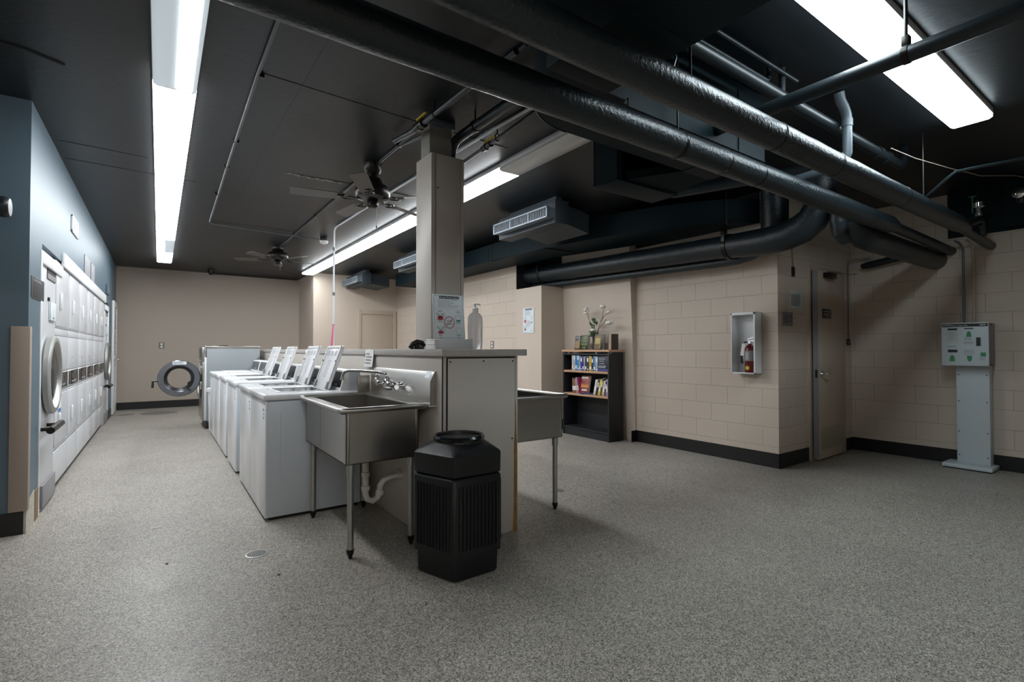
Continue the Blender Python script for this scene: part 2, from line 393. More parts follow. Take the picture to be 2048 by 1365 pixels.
# -------- doors of the room
# louvred door in the blue wall
w = MB(); w.m = 0
y0, y1, z0, z1, x = 12.0, 12.82, .02, 2.17, -.728
for a in ((y0, y0+.09, z0, z1), (y1-.09, y1, z0, z1), (y0+.09, y1-.09, z0, z0+.2), (y0+.09, y1-.09, z1-.1, z1), (y0+.09, y1-.09, 1.02, 1.14)):
    w.box(x, x+.035, *a, .003)
for zz in [z0+.23+i*.034 for i in range(23)]+[1.16+i*.034 for i in range(27)]:
    w.prism([(x+.004, y0+.09, zz), (x+.03, y0+.09, zz+.003), (x+.03, y0+.09, zz+.01), (x+.004, y0+.09, zz+.026)], (0, y1-y0-.18, 0))
d = S('door_1', w, M['white_trim'])
w = MB(); w.cyl((x+.03, y0+.05, 1.05), (x+.08, y0+.05, 1.05), .012); w.sphere((x+.095, y0+.05, 1.05), .028)
w.build('door_knob', M['chrome'], d)
# beige door in the far right corner
w = MB(); Y = 11.643
w.box(3.80, 3.88, Y-.03, Y+.02, 0, 2.17, .004); w.box(4.66, 4.74, Y-.03, Y+.02, 0, 2.17, .004); w.box(3.88, 4.66, Y-.03, Y+.02, 2.08, 2.17, .004)
d = S('door_2', w, M['door_b'])
MB().box(3.885, 4.655, Y-.016, Y+.01, .01, 2.075, .003).build('door_leaf', M['door_b'], d)
MB().cyl((4.655, Y-.03, 1.78), (4.655, Y-.03, 1.88), .012).box(4.63, 4.68, Y-.026, Y-.014, 1.78, 1.88).build('hinge', M['kick'], d)
# dark beige door beside the vending box, standing slightly open
Y = 2.675
w = MB(); w.box(5.955, 6.005, Y-.02, Y+.02, 0, 2.2, .003); w.box(6.775, 6.83, Y-.02, Y+.02, 0, 2.2, .003); w.box(6.005, 6.775, Y-.02, Y+.02, 2.15, 2.2, .003)
w.box(6.005, 6.775, Y-.012, Y-.004, 0, 2.15)
d = S('door_3', w, M['door_b'])
hx, hy = 6.772, Y-.02; ang = math.radians(2.0)
def leaf(a, t):   # a along the leaf from hinge, t towards the room
    return Vector((hx-a*math.cos(ang)-t*math.sin(ang), hy-a*math.sin(ang)-t*math.cos(ang), 0))
def lbox(mb, a0, a1, t0, t1, z0, z1, bev=0):
    c = leaf((a0+a1)/2, (t0+t1)/2); m4 = Matrix.Translation((c.x, c.y, (z0+z1)/2)) @ Matrix.Rotation(ang, 4, 'Z')
    return mb.xbox(m4, abs(a1-a0), abs(t1-t0), z1-z0, bev)
lbox(MB(), 0, .765, -.002, .043, .02, 2.145, .002).build('door_leaf', M['door_b'], d)
lbox(MB(), .766, .769, -.012, .043, .03, 2.14).build('leaf_edge', M['plaque'], d)
lbox(MB(), .05, .71, .0435, .047, .12, .36).build('kick_plate', M['kick'], d)
lbox(lbox(MB(), .7695, .771, .010, .034, .93, 1.02), .7705, .777, .014, .03, .95, 1.0).build('latch', M['blackpl'], d)
w = MB(); c = leaf(.70, .044); n = leaf(0, 1)-leaf(0, 0); u = leaf(1, 0)-leaf(0, 0)
c.z = .975
w.cyl(c, c+n*.012, .035, seg=20); w.cyl(c+n*.012, c+n*.055, .012)
w.tube([c+n*.055-u*.01, c+n*.06+u*-.04, c+n*.058-u*.105], .0105)
w.build('lever_handle', M['chrome'], d)
lbox(lbox(MB(), .38, .62, .044, .10, 2.06, 2.12, .004), .30, .42, .05, .065, 2.125, 2.135).build('door_closer', M['bronze'], d)
w = MB(); w.m = 0; lbox(w, .42, .66, .044, .050, 1.60, 1.71, .002)
o = leaf(.655, .0508); uu = leaf(-1, 0)-leaf(0, 0)
w.m = 1
for i, (b, L) in enumerate(((.072, .18), (.040, .14))):
    for k in range(7): w.quad(Vector((o.x, o.y, 1.60)), uu, UZ, .03+k*L/7, .03+k*L/7+L/10, b, b+.016)
w.build('door_sign', [M['glossblk'], M['greyink']], d)
# ================================================================ lamps of the room
def fixture(name, x0, x1, y0, y1, lens, label, group, along='y'):
    z0 = 2.885
    t = thing(name, ((x0+x1)/2, (y0+y1)/2, CZ), label, 'ceiling light', group)
    g = .004
    if along == 'y':
        MB().box(x0-.004, x1+.004, y0+g, y1-g, 2.916, CZ, .002).build('housing', M['fixture'], t)
        prof = [(x0, 2.916), (x0, z0+.012), (x0+.02, z0), (x1-.02, z0), (x1, z0+.012), (x1, 2.916)]
        MB().prism([(x, y0+g, z) for x, z in prof], (0, y1-y0-2*g, 0)).build('lens', lens, t)
        for q in (y0, y1-g): MB().prism([(x, q, z) for x, z in prof], (0, g, 0)).build('end_cap', M['fixture'], t)
    else:
        MB().box(x0+g, x1-g, y0-.004, y1+.004, 2.916, CZ, .002).build('housing', M['fixture'], t)
        prof = [(y0, 2.916), (y0, z0+.012), (y0+.02, z0), (y1-.02, z0), (y1, z0+.012), (y1, 2.916)]
        MB().prism([(x0+g, y, z) for y, z in prof], (x1-x0-2*g, 0, 0)).build('lens', lens, t)
        for q in (x0, x1-g): MB().prism([(q, y, z) for y, z in prof], (g, 0, 0)).build('end_cap', M['fixture'], t)
    return t
ys = [2.48, 3.774, 5.062, 6.353, 7.681, 9.018, 10.25, 11.48]
lab = ['nearest light of the left ceiling row, only half of it bright', 'bright light second nearest in the left ceiling row', 'bright light third nearest in the left ceiling row',
       'bright light fourth nearest in the left ceiling row', 'bright light fifth nearest in the left ceiling row',
       'partly dimmed light second from the far end of the left row', 'bright light at the far end of the left ceiling row']
GL = 'fluorescent lights in the left ceiling row'
for i in range(7):
    if i == 0:      # one tube burns on the right side only
        t = fixture('ceiling_light', -.046, .180, ys[0], ys[1], M['lens_half'], lab[0], GL)
        MB().box(.075, .155, ys[0]+.02, ys[1]-.02, 2.880, 2.8865, .003).build('lit_lens_strip', M['lens_on'], t)
    elif i == 5:
        t = fixture('ceiling_light', -.046, .180, ys[5], ys[6], M['lens_on'], lab[5], GL)
        MB().box(.06, .181, ys[5]+.03, ys[6]-.03, 2.8805, 2.8865, .003).build('dim_lens_strip', M['lens_half'], t)
    else: fixture('ceiling_light', -.046, .180, ys[i], ys[i+1], M['lens_far'], lab[i], GL)
GM = 'fluorescent lights in the middle ceiling row'
ym = [2.49, 3.785, 5.08, 6.375, 7.66, 8.95, 10.24, 11.53]
lab = ['unlit ceiling light with grey lens beyond the column', 'bright ceiling light just right of the square column', 'bright ceiling light half hidden by the square column',
       'bright ceiling light in middle row right of the nearer fan', 'bright middle row ceiling light passing behind the pale conduit', 'bright middle row ceiling light above the farthest grille box', 'bright ceiling light at far end of middle row by the second fan']
for i in range(7):
    fixture('ceiling_light', 2.535, 2.775, ym[i], ym[i+1], M['lens_off'] if i == 0 else M['lens_on'], lab[i], GM)
GR = 'fluorescent lights in the right ceiling row'
fixture('ceiling_light', 3.58, 4.80, .905, 1.135, M['lens_right'], 'bright ceiling light at upper right ending above the pipes', GR, 'x')
fixture('ceiling_light', 2.36, 3.58, .905, 1.135, M['lens_right'], 'bright ceiling light crossed by the sloping black pipe at upper right', GR, 'x')
# unseen crosswise row of fill lights added behind the camera to lift camera-facing sides
GB = 'added fill lights behind the camera'
M['lens_fill'] = mat('added_fill_lens', (.9, .9, .9), .4, emit=(.93, .97, 1.0), estr=LENS_ON*1.1)
for x, lb in ((-2.3, 'added fill light behind the camera, the one at the blue wall end'), (-1.08, 'added fill light second from the blue wall end, behind the camera'), (.14, 'added fill light third from the blue wall end, behind the camera')):
    fixture('ceiling_light', x, x+1.22, -1.95, -1.72, M['lens_fill'], lb, GB, 'x')
# ================================================================ machines on the left wall
XF = -.738
def stack_dryer(y0, label):
    W = .782; t = thing('stack_dryer', (XF-.3, y0+W/2, 0), label, 'dryer', 'stacked dryers in the blue wall')
    y1 = y0+W
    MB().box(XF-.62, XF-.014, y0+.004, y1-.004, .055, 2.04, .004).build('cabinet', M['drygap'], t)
    MB().box(XF-.6, XF-.05, y0+.02, y1-.02, 0, .055).build('toe_base', M['cove'], t)
    for z0, z1, hz in ((1.456, 2.0, 1.61), (.395, .842, .53)):
        d = MB().box(XF-.014, XF+.004, y0+.03, y1-.05, z0, z1, .006).build('door', M['white_dry'], t)
        h = MB().box(XF+.004, XF+.022, y0+.19, y0+.255, hz, hz+.145, .008)
        h.build('door_handle', M['white_pl'], d)
        for z in (z0+.08, z1-.14):
            MB().box(XF-.014, XF+.001, y1-.048, y1-.03, z, z+.07, .002).build('hinge', M['greyink'], d)
    for za, zb_ in ((1.452, 2.03), (.375, .872)):
        w = MB()
        for a in ((y0+.006, y0+.022, za, zb_), (y1-.024, y1-.006, za, zb_), (y0+.006, y1-.006, zb_-.03, zb_), (y0+.006, y1-.006, za-.01, za+.012)): w.box(XF-.014, XF-.003, *a, .002)
        w.build('face_frame', M['white_dry'], t)
    MB().box(XF-.014, XF-.002, y0+.008, y1-.008, 1.372, 1.436, .003).build('middle_rail', M['white_dry'], t)
    MB().box(XF-.014, XF-.001, y0+.008, y1-.008, 1.05, 1.368, .004).build('middle_panel', M['white_dry'], t)
    w = MB(); w.box(XF-.001, XF+.001, y0+.28, y0+.38, 1.10, 1.17); w.m = 1
    for r in range(3):
        for c in range(3): w.box(XF+.001, XF+.0016, y0+.29+c*.03, y0+.31+c*.03, 1.11+r*.018, 1.12+r*.018)
    w.build('panel_label', [M['greyink'], M['paper']], t)
    c = MB().box(XF-.014, XF+.003, y0+.012, y1-.012, .882, 1.043, .005).build('control_panel', M['white_en'], t)
    w = MB(); w.box(XF+.003, XF+.006, y0+.03, y0+.16, .895, 1.03, .002); w.box(XF+.003, XF+.006, y0+.19, y1-.04, .892, 1.034, .002)
    w.m = 1
    for k in range(3): w.box(XF+.006, XF+.0068, y0+.26+k*.13, y0+.335+k*.13, .955, 1.0)
    w.m = 2
    for k in range(4): w.box(XF+.006, XF+.0075, y0+.25+k*.09, y0+.30+k*.09, .912, .93)
    w.build('display', [M['glossblk'], M['darkglass'], M['greyink']], c)
    MB().box(XF-.014, XF-.001, y0+.008, y1-.008, .06, .352, .004).build('base_panel', M['white_dry'], t)
    return t
names = ['first stacked white dryer next to the near round-door tumbler, blue tape on it', 'second stacked white dryer from the near end of the row', 'third stacked white dryer counted from the near round-door tumbler',
         'fourth stacked white dryer counted from the near round-door tumbler', 'fifth stacked white dryer from the near end of the row', 'last stacked white dryer beside the far round-door tumbler']
s0 = stack_dryer(5.82, names[0])
dr = [s0]+[dup(s0, (0, .787*i, 0), names[i]) for i in range(1, 6)]
def cutroot(): pass
# taped note on the first dryer's lower door
t = thing('taped_note', (XF+.006, 6.08, .76), 'white note held with blue tape on the first stacked dryer', 'note')
MB().box(XF+.0045, XF+.006, 6.00, 6.16, .70, .83).build('paper', M['paper'], t)
M['bluetape'] = mat('blue_masking_tape', (.06, .16, .50), .6)
for z in (.815, .685): MB().box(XF+.0062, XF+.0072, 6.01, 6.15, z, z+.03).build('tape', M['bluetape'], t)
def tumbler(y0, label):
    W = .675; y1 = y0+W; yc, zc, R = y0+.36, 1.043, .30
    t = thing('tumble_dryer', (XF-.3, y0+W/2, 0), label, 'dryer', 'large round-door tumblers')
    MB().box(XF-.62, XF, y0, y1, .0, 1.99, .004).build('cabinet', M['white_dry'], t)
    MB().box(XF, XF+.018, y0+.10, y1-.01, .02, .195, .002).build('kick_panel', M['plaque'], t)
    d = MB(); d.lathe([(R-.045, .0), (R, .0), (R+.018, .012), (R+.018, .042), (R, .056), (R-.03, .056), (R-.045, .035), (R-.045, 0)], (XF, yc, zc), 40, 'x')
    dd = d.build('round_door', M['galv'], t)
    g = MB(); g.lathe([(.001, .045), (.12, .043), (.2, .036), (R-.042, .02)], (XF, yc, zc), 40, 'x'); g.build('door_glass', M['darkglass'], dd)
    h = MB(); h.cyl((XF+.075, yc-.40, .635), (XF+.075, yc+.10, .635), .026, seg=16)
    for q in (-.3, .0): h.cyl((XF, yc+q, .635), (XF+.075, yc+q, .635), .014)
    h.build('pull_bar', M['bronze'], t)
    w = MB(); w.box(XF, XF+.012, y0+.37, y0+.63, 1.486, 1.643, .002); w.m = 1
    P = [(y0+.50+.022*math.sin(i*.9), 1.505+i*.0115) for i in range(11)]
    for a, b in zip(P, P[1:]): w.box(XF+.012, XF+.0132, min(a[0], b[0])-.014, max(a[0], b[0])+.014, a[1], b[1]-.002)
    w.build('control_window', [M['hole'], M['signblue']], t)
    w = MB(); w.box(XF, XF+.003, y0+.26, y0+.66, 1.82, 1.90); w.m = 1; w.box(XF+.003, XF+.008, y0+.26, y0+.66, 1.82, 1.862)
    w.build('vent_slot', [M['hole'], M['plaque']], t)
    MB().cyl((XF, y0+.32, 1.655), (XF+.012, y0+.32, 1.655), .016).build('key_lock', M['blackpl'], t)
    return t
t0 = tumbler(5.142, 'large white tumbler with round door nearest the blue wall corner')
t1 = dup(t0, (0, 5.405, 0), 'large white tumbler with round door beside the far louvred door')
# things on the blue wall
def plaque(name, y0, y1, z0, z1, label, cat, mats=('plaque', 'ink'), n=6, group=None):
    w = MB(); w.box(BX, BX+.008, y0, y1, z0, z1, .002); w.m = 1
    w.lines((BX+.0086, y0+.05*(y1-y0)+.02, z1-.03), UY, UZ, (y1-y0)*.84, n, (z1-z0-.03)/n, (z1-z0)/n*.38)
    return tag(w.build(name, [M[k] for k in mats], loc=(BX, (y0+y1)/2, z0)), label, cat, group)
plaque('engraved_notice', 4.76, 5.19, 1.615, 1.765, 'grey engraved notice by the corner before the dryers', 'sign')
plaque('metal_plate', 7.70, 8.28, 2.14, 2.37, 'grey wall plate left of a matching plate above the dryers', 'sign', ('plaque', 'greyink'), 5, 'grey plates above the dryers')
plaque('metal_plate', 8.38, 8.80, 2.14, 2.37, 'grey wall plate right of a matching plate above the dryers', 'sign', ('plaque', 'greyink'), 5, 'grey plates above the dryers')
t = thing('air_vent', (BX, 6.8, 2.43), 'white louvred air vent high on the blue wall', 'vent')
w = MB(); y0, y1, z0, z1 = 6.60, 7.06, 2.43, 2.60
for a in ((y0, y1, z0, z0+.02), (y0, y1, z1-.02, z1), (y0, y0+.03, z0, z1), (y1-.03, y1, z0, z1)): w.box(BX, BX+.014, *a, .002)
w.build('frame', M['white_trim'], t)
w = MB()
for i in range(9): w.prism([(BX+.001, y0+.03, z0+.022+i*.0145), (BX+.011, y0+.03, z0+.02+i*.0145), (BX+.011, y0+.03, z0+.024+i*.0145), (BX+.001, y0+.03, z0+.033+i*.0145)], (0, y1-y0-.06, 0))
w.build('louvres', M['white_trim'], t); MB().box(BX+.0002, BX+.0008, y0+.03, y1-.03, z0+.02, z1-.02).build('backing', M['hole'], t)
t = thing('access_plate', (BX, 10.3, 2.18), 'small pale wall box high on blue wall before the louvred door', 'box')
MB().box(BX, BX+.03, 10.6, 10.95, 2.17, 2.33, .005).build('cover', M['blue'], t)
MB().cyl((BX+.03, 10.75, 2.22), (BX+.04, 10.75, 2.22), .012).build('screw', M['greyink'], t)
w = MB(); w.box(BX, BX+.012, BY-.055+.055, BY+.055, .155, 1.405, .003); w.box(BX-.085, BX+.012, BY-.012, BY, .155, 1.405, .003)
tag(w.build('corner_guard', M['tan'], loc=(BX, BY, .155)), 'tan corner guard on the blue wall corner', 'corner guard')
t = thing('handrail_end', (-.8, 4.4, 2.08), 'black rounded pipe end poking in at left frame edge', 'pipe')
w = MB(); w.cyl((-1.7, 4.4, 2.147), (-.80, 4.4, 2.147), .066, seg=24); w.build('pipe', M['pipe_s'], t)
w = MB(); w.lathe([(.066, 0), (.064, .012), (.055, .024), (.001, .028)], (-.80, 4.4, 2.147), 24, 'x'); w.build('end_cap', M['pipe_s'], t)
w = MB(); w.tube([(-1.5, 4.4, 2.2), (-1.5, 4.4, CZ)], .008); w.build('hanger_rod', M['bronze'], t)
# ================================================================ top-loading washers
def washer(y0, label, opened=True):
    W = .69; y1 = y0+W; x0, x1 = .635, 1.335; yc = (y0+y1)/2
    t = thing('washing_machine', (.98, yc, 0), label, 'washing machine', 'white top loading washers in a row')
    w = MB(); w.box(x0+.012, x1, y0+.004, y1-.004, .022, .868, .006)
    for yy in (y0, y1-.004):       # pressed panel lines on both sides
        s_ = 1 if yy == y0 else -1
        for a in ((x0+.10, x0+.104, .16, .80), (x0+.50, x0+.504, .16, .80), (x0+.10, x0+.504, .156, .16), (x0+.03, x1-.03, .115, .119)):
            w.box(a[0], a[1], yy+.002, yy+.006 if s_ < 0 else yy+.003, a[2], a[3])
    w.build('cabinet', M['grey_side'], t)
    MB().box(x0, x0+.014, y0+.002, y1-.002, .022, .868, .005).build('front_panel', M['white_en'], t)
    w = MB()
    for k, (dz, ln) in enumerate(((.795, .06), (.765, .035), (.735, .05))): w.box(x0-.0008, x0+.002, y0+.05, y0+.05+ln, dz, dz+.016)
    w.build('front_print', M['greyink'], t)
    w = MB(); w.box(x0+.03, x1-.02, y0+.02, y1-.02, 0, .024); w.build('base', M['cove'], t)
    w = MB(); w.box(x0-.012, x1+.005, y0, y1, .872, .920, .014, 3); tp = w.build('top', M['white_en'], t)
    ly0, ly1 = yc-.205, yc+.205; hx = 1.095
    w = MB()
    for a in ((x0+.11, hx+.01, ly0-.025, ly0), (x0+.11, hx+.01, ly1, ly1+.025), (x0+.10, x0+.13, ly0-.02, ly1+.02), (hx, hx+.02, ly0-.02, ly1+.02)):
        w.box(a[0], a[1], a[2], a[3], .919, .9265, .003)
    w.build('lid_rim', M['white_en'], tp)
    if opened:
        w = MB(); w.box(x0+.13, hx, ly0, ly1, .9195, .921); w.build('tub_opening', M['darkglass'], tp)
        R = Matrix.Translation((hx+.012, yc, .928)) @ Matrix.Rotation(math.radians(19), 4, 'Y')
        l = MB()                       # local z runs up the opened lid
        def lb(a, m=0, bev=.006): 
            q = MB(); q.m = 0; q.box(*a, bev); l.m = m; l.add(q, R); l.m = 0
        lb((0, .022, -.205, .205, 0, .375), 0, .02)
        lid = l.build('lid', M['white_en'], t)
        l = MB()
        for a in ((-.010, .004, -.200, -.180, .03, .37), (-.010, .004, .180, .200, .03, .37), (-.010, .004, -.2, .2, .348, .370)): lb(a)
        l.build('lid_edge', M['white_pl'], lid)
        l = MB()
        for k in range(3):
            for j in range(4): lb((-.0016, .0, .09-k*.105, .09-k*.105+.06, .285+j*.012, .291+j*.012), 0, 0)
        for j in range(9): lb((-.0016, .0, -.02-random.random()*.03, .05, .10+j*.017, .1035+j*.017), 0, 0)
        l.build('lid_instructions', M['greyink'], lid)
        for s_ in (-1, 1):
            q = MB(); q.cyl((-.0125, s_*.188, .235), (.0, s_*.188, .235), .008, seg=10); l = MB(); l.add(q, R); l.build('lid_bumper', M['blackpl'], lid)
            l = MB(); lb((-.014, .0, *sorted((s_*.165, s_*.20)), .0, .06), 0, .004); l.build('lid_hinge', M['plaque'], lid)
    else:
        w = MB(); w.box(x0+.135, hx-.01, ly0+.003, ly1-.003, .920, .932, .006); w.build('lid', M['white_en'], t)
    # control console behind the lid
    pr = [(1.175, .92), (1.215, 1.078), (1.335, 1.082), (1.335, .92)]
    w = MB(); w.prism([(x, y0+.022, z) for x, z in pr], (0, W-.044, 0), .004); co = w.build('console', M['white_pl'], t)
    e = MB(); 
    for yy in (y0+.019, y1-.022): e.prism([(1.24, yy, .925), (1.245, yy, 1.07), (1.332, yy, 1.072), (1.332, yy, .925)], (0, .003, 0))
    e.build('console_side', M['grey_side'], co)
    n = Vector((-.158, 0, .04)).normalized(); u = Vector((.04, 0, .158)).normalized()
    def cb(mb, ya, yb, a, b, d): 
        o = Vector((1.175, 0, .92)); P = [o+u*a, o+u*b]
        return mb.prism([(P[0].x, ya, P[0].z), (P[0].x, yb, P[0].z), (P[1].x, yb, P[1].z), (P[1].x, ya, P[1].z)], n*d)
    w = MB(); w.m = 0; cb(w, y0+.045, y1-.045, .025, .150, .003); w.m = 1
    for k in range(5): cb(w, yc-.2+k*.045, yc-.175+k*.045, .035, .055, .0045)
    w.m = 2; cb(w, yc+.10, yc+.21, .06, .115, .0045)
    w.build('control_panel', [M['glossblk'], M['greyink'], M['darkglass']], co)
    return t
wl = ['white top loader nearest the steel sink, its lid raised', 'white top loader second from the steel sink, its lid raised', 'white top loader third from the steel sink, its lid raised',
      'fourth white top loader, the farthest one with its lid raised', 'white top loader with closed lid, second from the far end', 'last white top loader with closed lid beside the steel-trimmed front loader']
w0 = washer(4.0, wl[0])
for i, y in enumerate((4.70, 5.70, 6.60)): dup(w0, (0, y-4.0, 0), wl[i+1])
w4 = washer(7.38, wl[4], False); dup(w4, (0, .705, 0), wl[5])
# front loader with its round door swung open
t = thing('drum_washer', (1.0, 9.6, 0), 'tall grey front loading washer with round door open at row end', 'washing machine')
x0, x1, y0, y1 = .56, 1.37, 9.20, 9.98
MB().box(x0+.055, x1, y0, y1, .12, 1.265, .004).build('cabinet', M['fl_side'], t)
MB().box(x0+.05, x1, y0+.005, y1-.005, 0, .12, .003).build('plinth', M['cove'], t)
MB().box(x0+.03, x1+.01, y0-.006, y1+.006, 1.265, 1.30, .004).build('top_cover', M['steel'], t)
w = MB(); w.box(x0+.025, x0+.055, y0-.008, y1+.008, .13, 1.12, .004); w.build('front_trim', M['white_trim'], t)
w = MB(); w.box(x0, x0+.026, y0+.01, y1-.01, .13, 1.05, .006); fp = w.build('front_panel', M['steel'], t)
w = MB(); w.box(x0-.01, x0+.05, y0, y1, 1.08, 1.285, .008); w.m = 1; w.box(x0-.013, x0-.009, y0+.15, y1-.15, 1.12, 1.25, .002); w.build('control_panel', [M['steel'], M['glossblk']], t)
w = MB(); w.lathe([(.20, -.002), (.27, -.002), (.285, -.02), (.27, -.04), (.22, -.03), (.20, .06)], (x0, 9.60, .74), 32, 'x'); w.build('door_gasket', M['galv'], t)
w = MB(); w.lathe([(.001, .15), (.2, .15), (.2, -.001)], (x0, 9.60, .74), 28, 'x'); w.build('drum_mouth', M['hole'], t)
yd = 9.27; cx, cz, R = x0-.30, .80, .28
w = MB(); w.lathe([(R-.075, -.045), (R-.012, -.04), (R, -.02), (R, .02), (R-.02, .035), (R-.05, .03), (R-.09, .02), (R-.11, -.02), (R-.075, -.045)], (cx, yd, cz), 40, 'y'); d = w.build('round_door', M['slate_metal'], t)
w = MB(); w.lathe([(R-.076, -.03), (R-.10, -.01), (R-.115, .06), (R-.13, .06), (R-.12, -.012), (R-.085, -.04)], (cx, yd, cz), 36, 'y'); w.build('door_seal', M['blackpl'], d)
w = MB(); w.tube([(cx-R+.01, yd-.03, cz-.03), (cx-R-.05, yd-.035, cz-.03), (cx-R-.055, yd-.035, cz-.13)], .017, 10); w.tube([(cx+.14, yd-.03, cz-.06), (cx+.12, yd-.05, cz-.06), (cx+.11, yd-.05, cz-.16), (cx+.15, yd-.05, cz-.19)], .013, 10); w.build('door_handle', M['blackpl'], d)
w = MB(); w.box(cx-.09, cx+.09, yd-.047, yd-.043, cz+.215, cz+.262); w.m = 1; w.lines((cx-.08, yd-.0475, cz+.245), UX, UZ, .16, 2, .018, .007); w.build('door_sticker', [M['signblue'], M['ink']], d)
for q in (-.18, .06): MB().box(x0-.03, x0, yd-.03, yd+.03, cz+q, cz+q+.12, .006).build('hinge', M['steel'], t)
w = MB(); w.box(.62, .70, 9.32, 9.42, 1.30, 1.312, .003).box(.80, .92, 9.4, 9.5, 1.30, 1.315, .003); w.build('top_latch', M['blackpl'], t)
# slim white post by the far washer
t = thing('white_post', (.66, 8.98, 0), 'slim white tapering post with round cap by the front loader', 'post')
w = MB(); w.lathe([(.02, 0), (.022, .02), (.040, .60)], (.66, 8.98, 0), 18); w.build('post', M['white_pl'], t)
w = MB(); w.lathe([(.03, .585), (.062, .595), (.066, .62), (.060, .645), (.03, .66), (.001, .663)], (.66, 8.98, 0), 22); w.build('cap', M['white_pl'], t)
# ================================================================ island: half wall, top, column
X0, X1, YN, YF = 1.452, 2.035, 2.815, 10.3
t = thing('island_divider', ((X0+X1)/2, 6.5, 0), 'speckled laminate island divider between the sinks with screwed end panel', 'divider')
MB().box(X0, X1, YN, YF, 0, 1.205, .002).build('core', M['laminate'], t)
p = MB().box(X0+.035, X1-.03, YN-.012, YN, .012, 1.19, .002).build('end_panel', M['laminate'], t)
for x, z in ((X0+.055, .62), (X1-.055, .64), (X0+.05, 1.17), (X1-.05, 1.17), (1.75, 1.172)): MB().cyl((x, YN-.0135, z), (x, YN-.010, z), .006, seg=8).build('screw', M['bronze'], p)
w = MB(); w.box(X0-.001, X0+.006, YN-.002, YN+.004, 0, 1.2).box(X0+.028, X0+.035, YN-.006, YN+.001, 0, 1.195).box(X1-.030, X1-.024, YN-.006, YN+.001, 0, 1.19).box(X0+.03, X1-.025, YN-.006, YN+.001, 1.188, 1.198)
w.build('dark_joint', M['hole'], t)
w = MB(); w.prism([(X1-.026, YN-.0006, .93), (X1-.015, YN-.0006, .88), (X1-.010, YN-.0006, .7), (X1-.004, YN-.0006, .55), (X1-.004, YN-.0006, 0), (X1-.029, YN-.0006, .0), (X1-.029, YN-.0006, .6)], (0, .0012, 0)); w.prism([(X1-.040, YN-.0126, .62), (X1-.031, YN-.0126, .7), (X1-.031, YN-.0126, .0), (X1-.052, YN-.0126, 0), (X1-.042, YN-.0126, .2)], (0, .0012, 0))
w.build('rusty_edge', M['rust'], t)['label'] = 'rust stained lower corner'
t = thing('countertop', (1.77, 6.5, 1.205), 'long grey laminate top capping the island divider', 'countertop')
MB().box(1.437, 2.098, 2.79, YF+.02, 1.205, 1.25, .003).build('slab', M['lamtop'], t)
# column
cx0, cx1, cy0, cy1 = 1.588, 1.848, 3.25, 3.50
t = thing('column', (1.72, 3.37, 1.25), 'square panelled column rising from the island top', 'column')
CT = 2.668
w = MB(); w.box(cx0+.005, cx1-.005, cy0+.008, cy1, 1.25, CT-.004); w.build('core', M['hole'], t)
MB().box(cx0-.004, cx0+.030, cy0-.004, cy1+.003, 1.25, CT, .002).build('corner_trim', M['laminate'], t)
MB().box(cx0+.035, cx1-.022, cy0-.001, cy0+.012, 1.25, CT, .0015).build('front_panel', M['laminate'], t)
MB().box(cx1-.018, cx1+.004, cy0-.004, cy1+.003, 1.25, CT, .002).build('corner_trim', M['laminate'], t)
for z in (1.62, 2.42): MB().cyl((cx0+.05, cy0-.004, z), (cx0+.05, cy0, z), .006, seg=8).build('screw', M['bronze'], t)
M['oldcol'] = mat('old_grey_column_paint', (.25, .24, .21), .6, bump=.2, bscale=30, var=.2)
w = MB(); w.box(1.615, 1.80, 3.34, 3.49, CT-.004, CZ-.05, .004); w.build('upper_post', M['oldcol'], t)
MB().box(1.60, 1.82, 3.32, 3.50, CZ-.05, CZ, .006).build('head_plate', M['pvcgrey'], t)
# note taped to the counter edge, twice
def note(y0, y1, z0, z1, label, curl):
    t = thing('taped_note', (1.434, (y0+y1)/2, z0), label, 'note', 'white notes hanging from the island edge')
    w = MB(); n = 6; rows = []
    for i in range(n+1):
        f = i/n; z = z1+(z0-z1)*f; x = 1.4335-curl*f*f
        rows.append([(x, y0+.004*f, z), (x-.006*f*curl*50, y1-.01*f, z)])
    for a, b in zip(rows, rows[1:]): w.poly([a[0], a[1], b[1], b[0]])
    for a, b in zip(rows, rows[1:]): w.poly([(p[0]+.0006, p[1], p[2]) for p in (b[0], b[1], a[1], a[0])])
    w.build('paper', M['paper'], t)
    w = MB()
    for k, L in enumerate((.09, .14, .14, .13)):
        f = .28+k*.18; z = z1+(z0-z1)*f
        w.lines((1.4322-curl*f*f-.007*f*curl*50, y1-.025, z), -UY, UZ, L, 1, .02, .012, 0, .05)
    w.build('writing', M['greyink'], t)
    w = MB(); w.box(1.4325, 1.4345, (y0+y1)/2-.03, (y0+y1)/2+.03, z1-.012, z1+.004); w.build('tape', M['signblue'], t)
note(3.99, 4.19, 1.105, 1.245, 'white printed note hanging over the steel sink faucet', .012)
note(6.05, 6.30, 1.10, 1.245, 'white curled note hanging between the raised washer lids', .02)
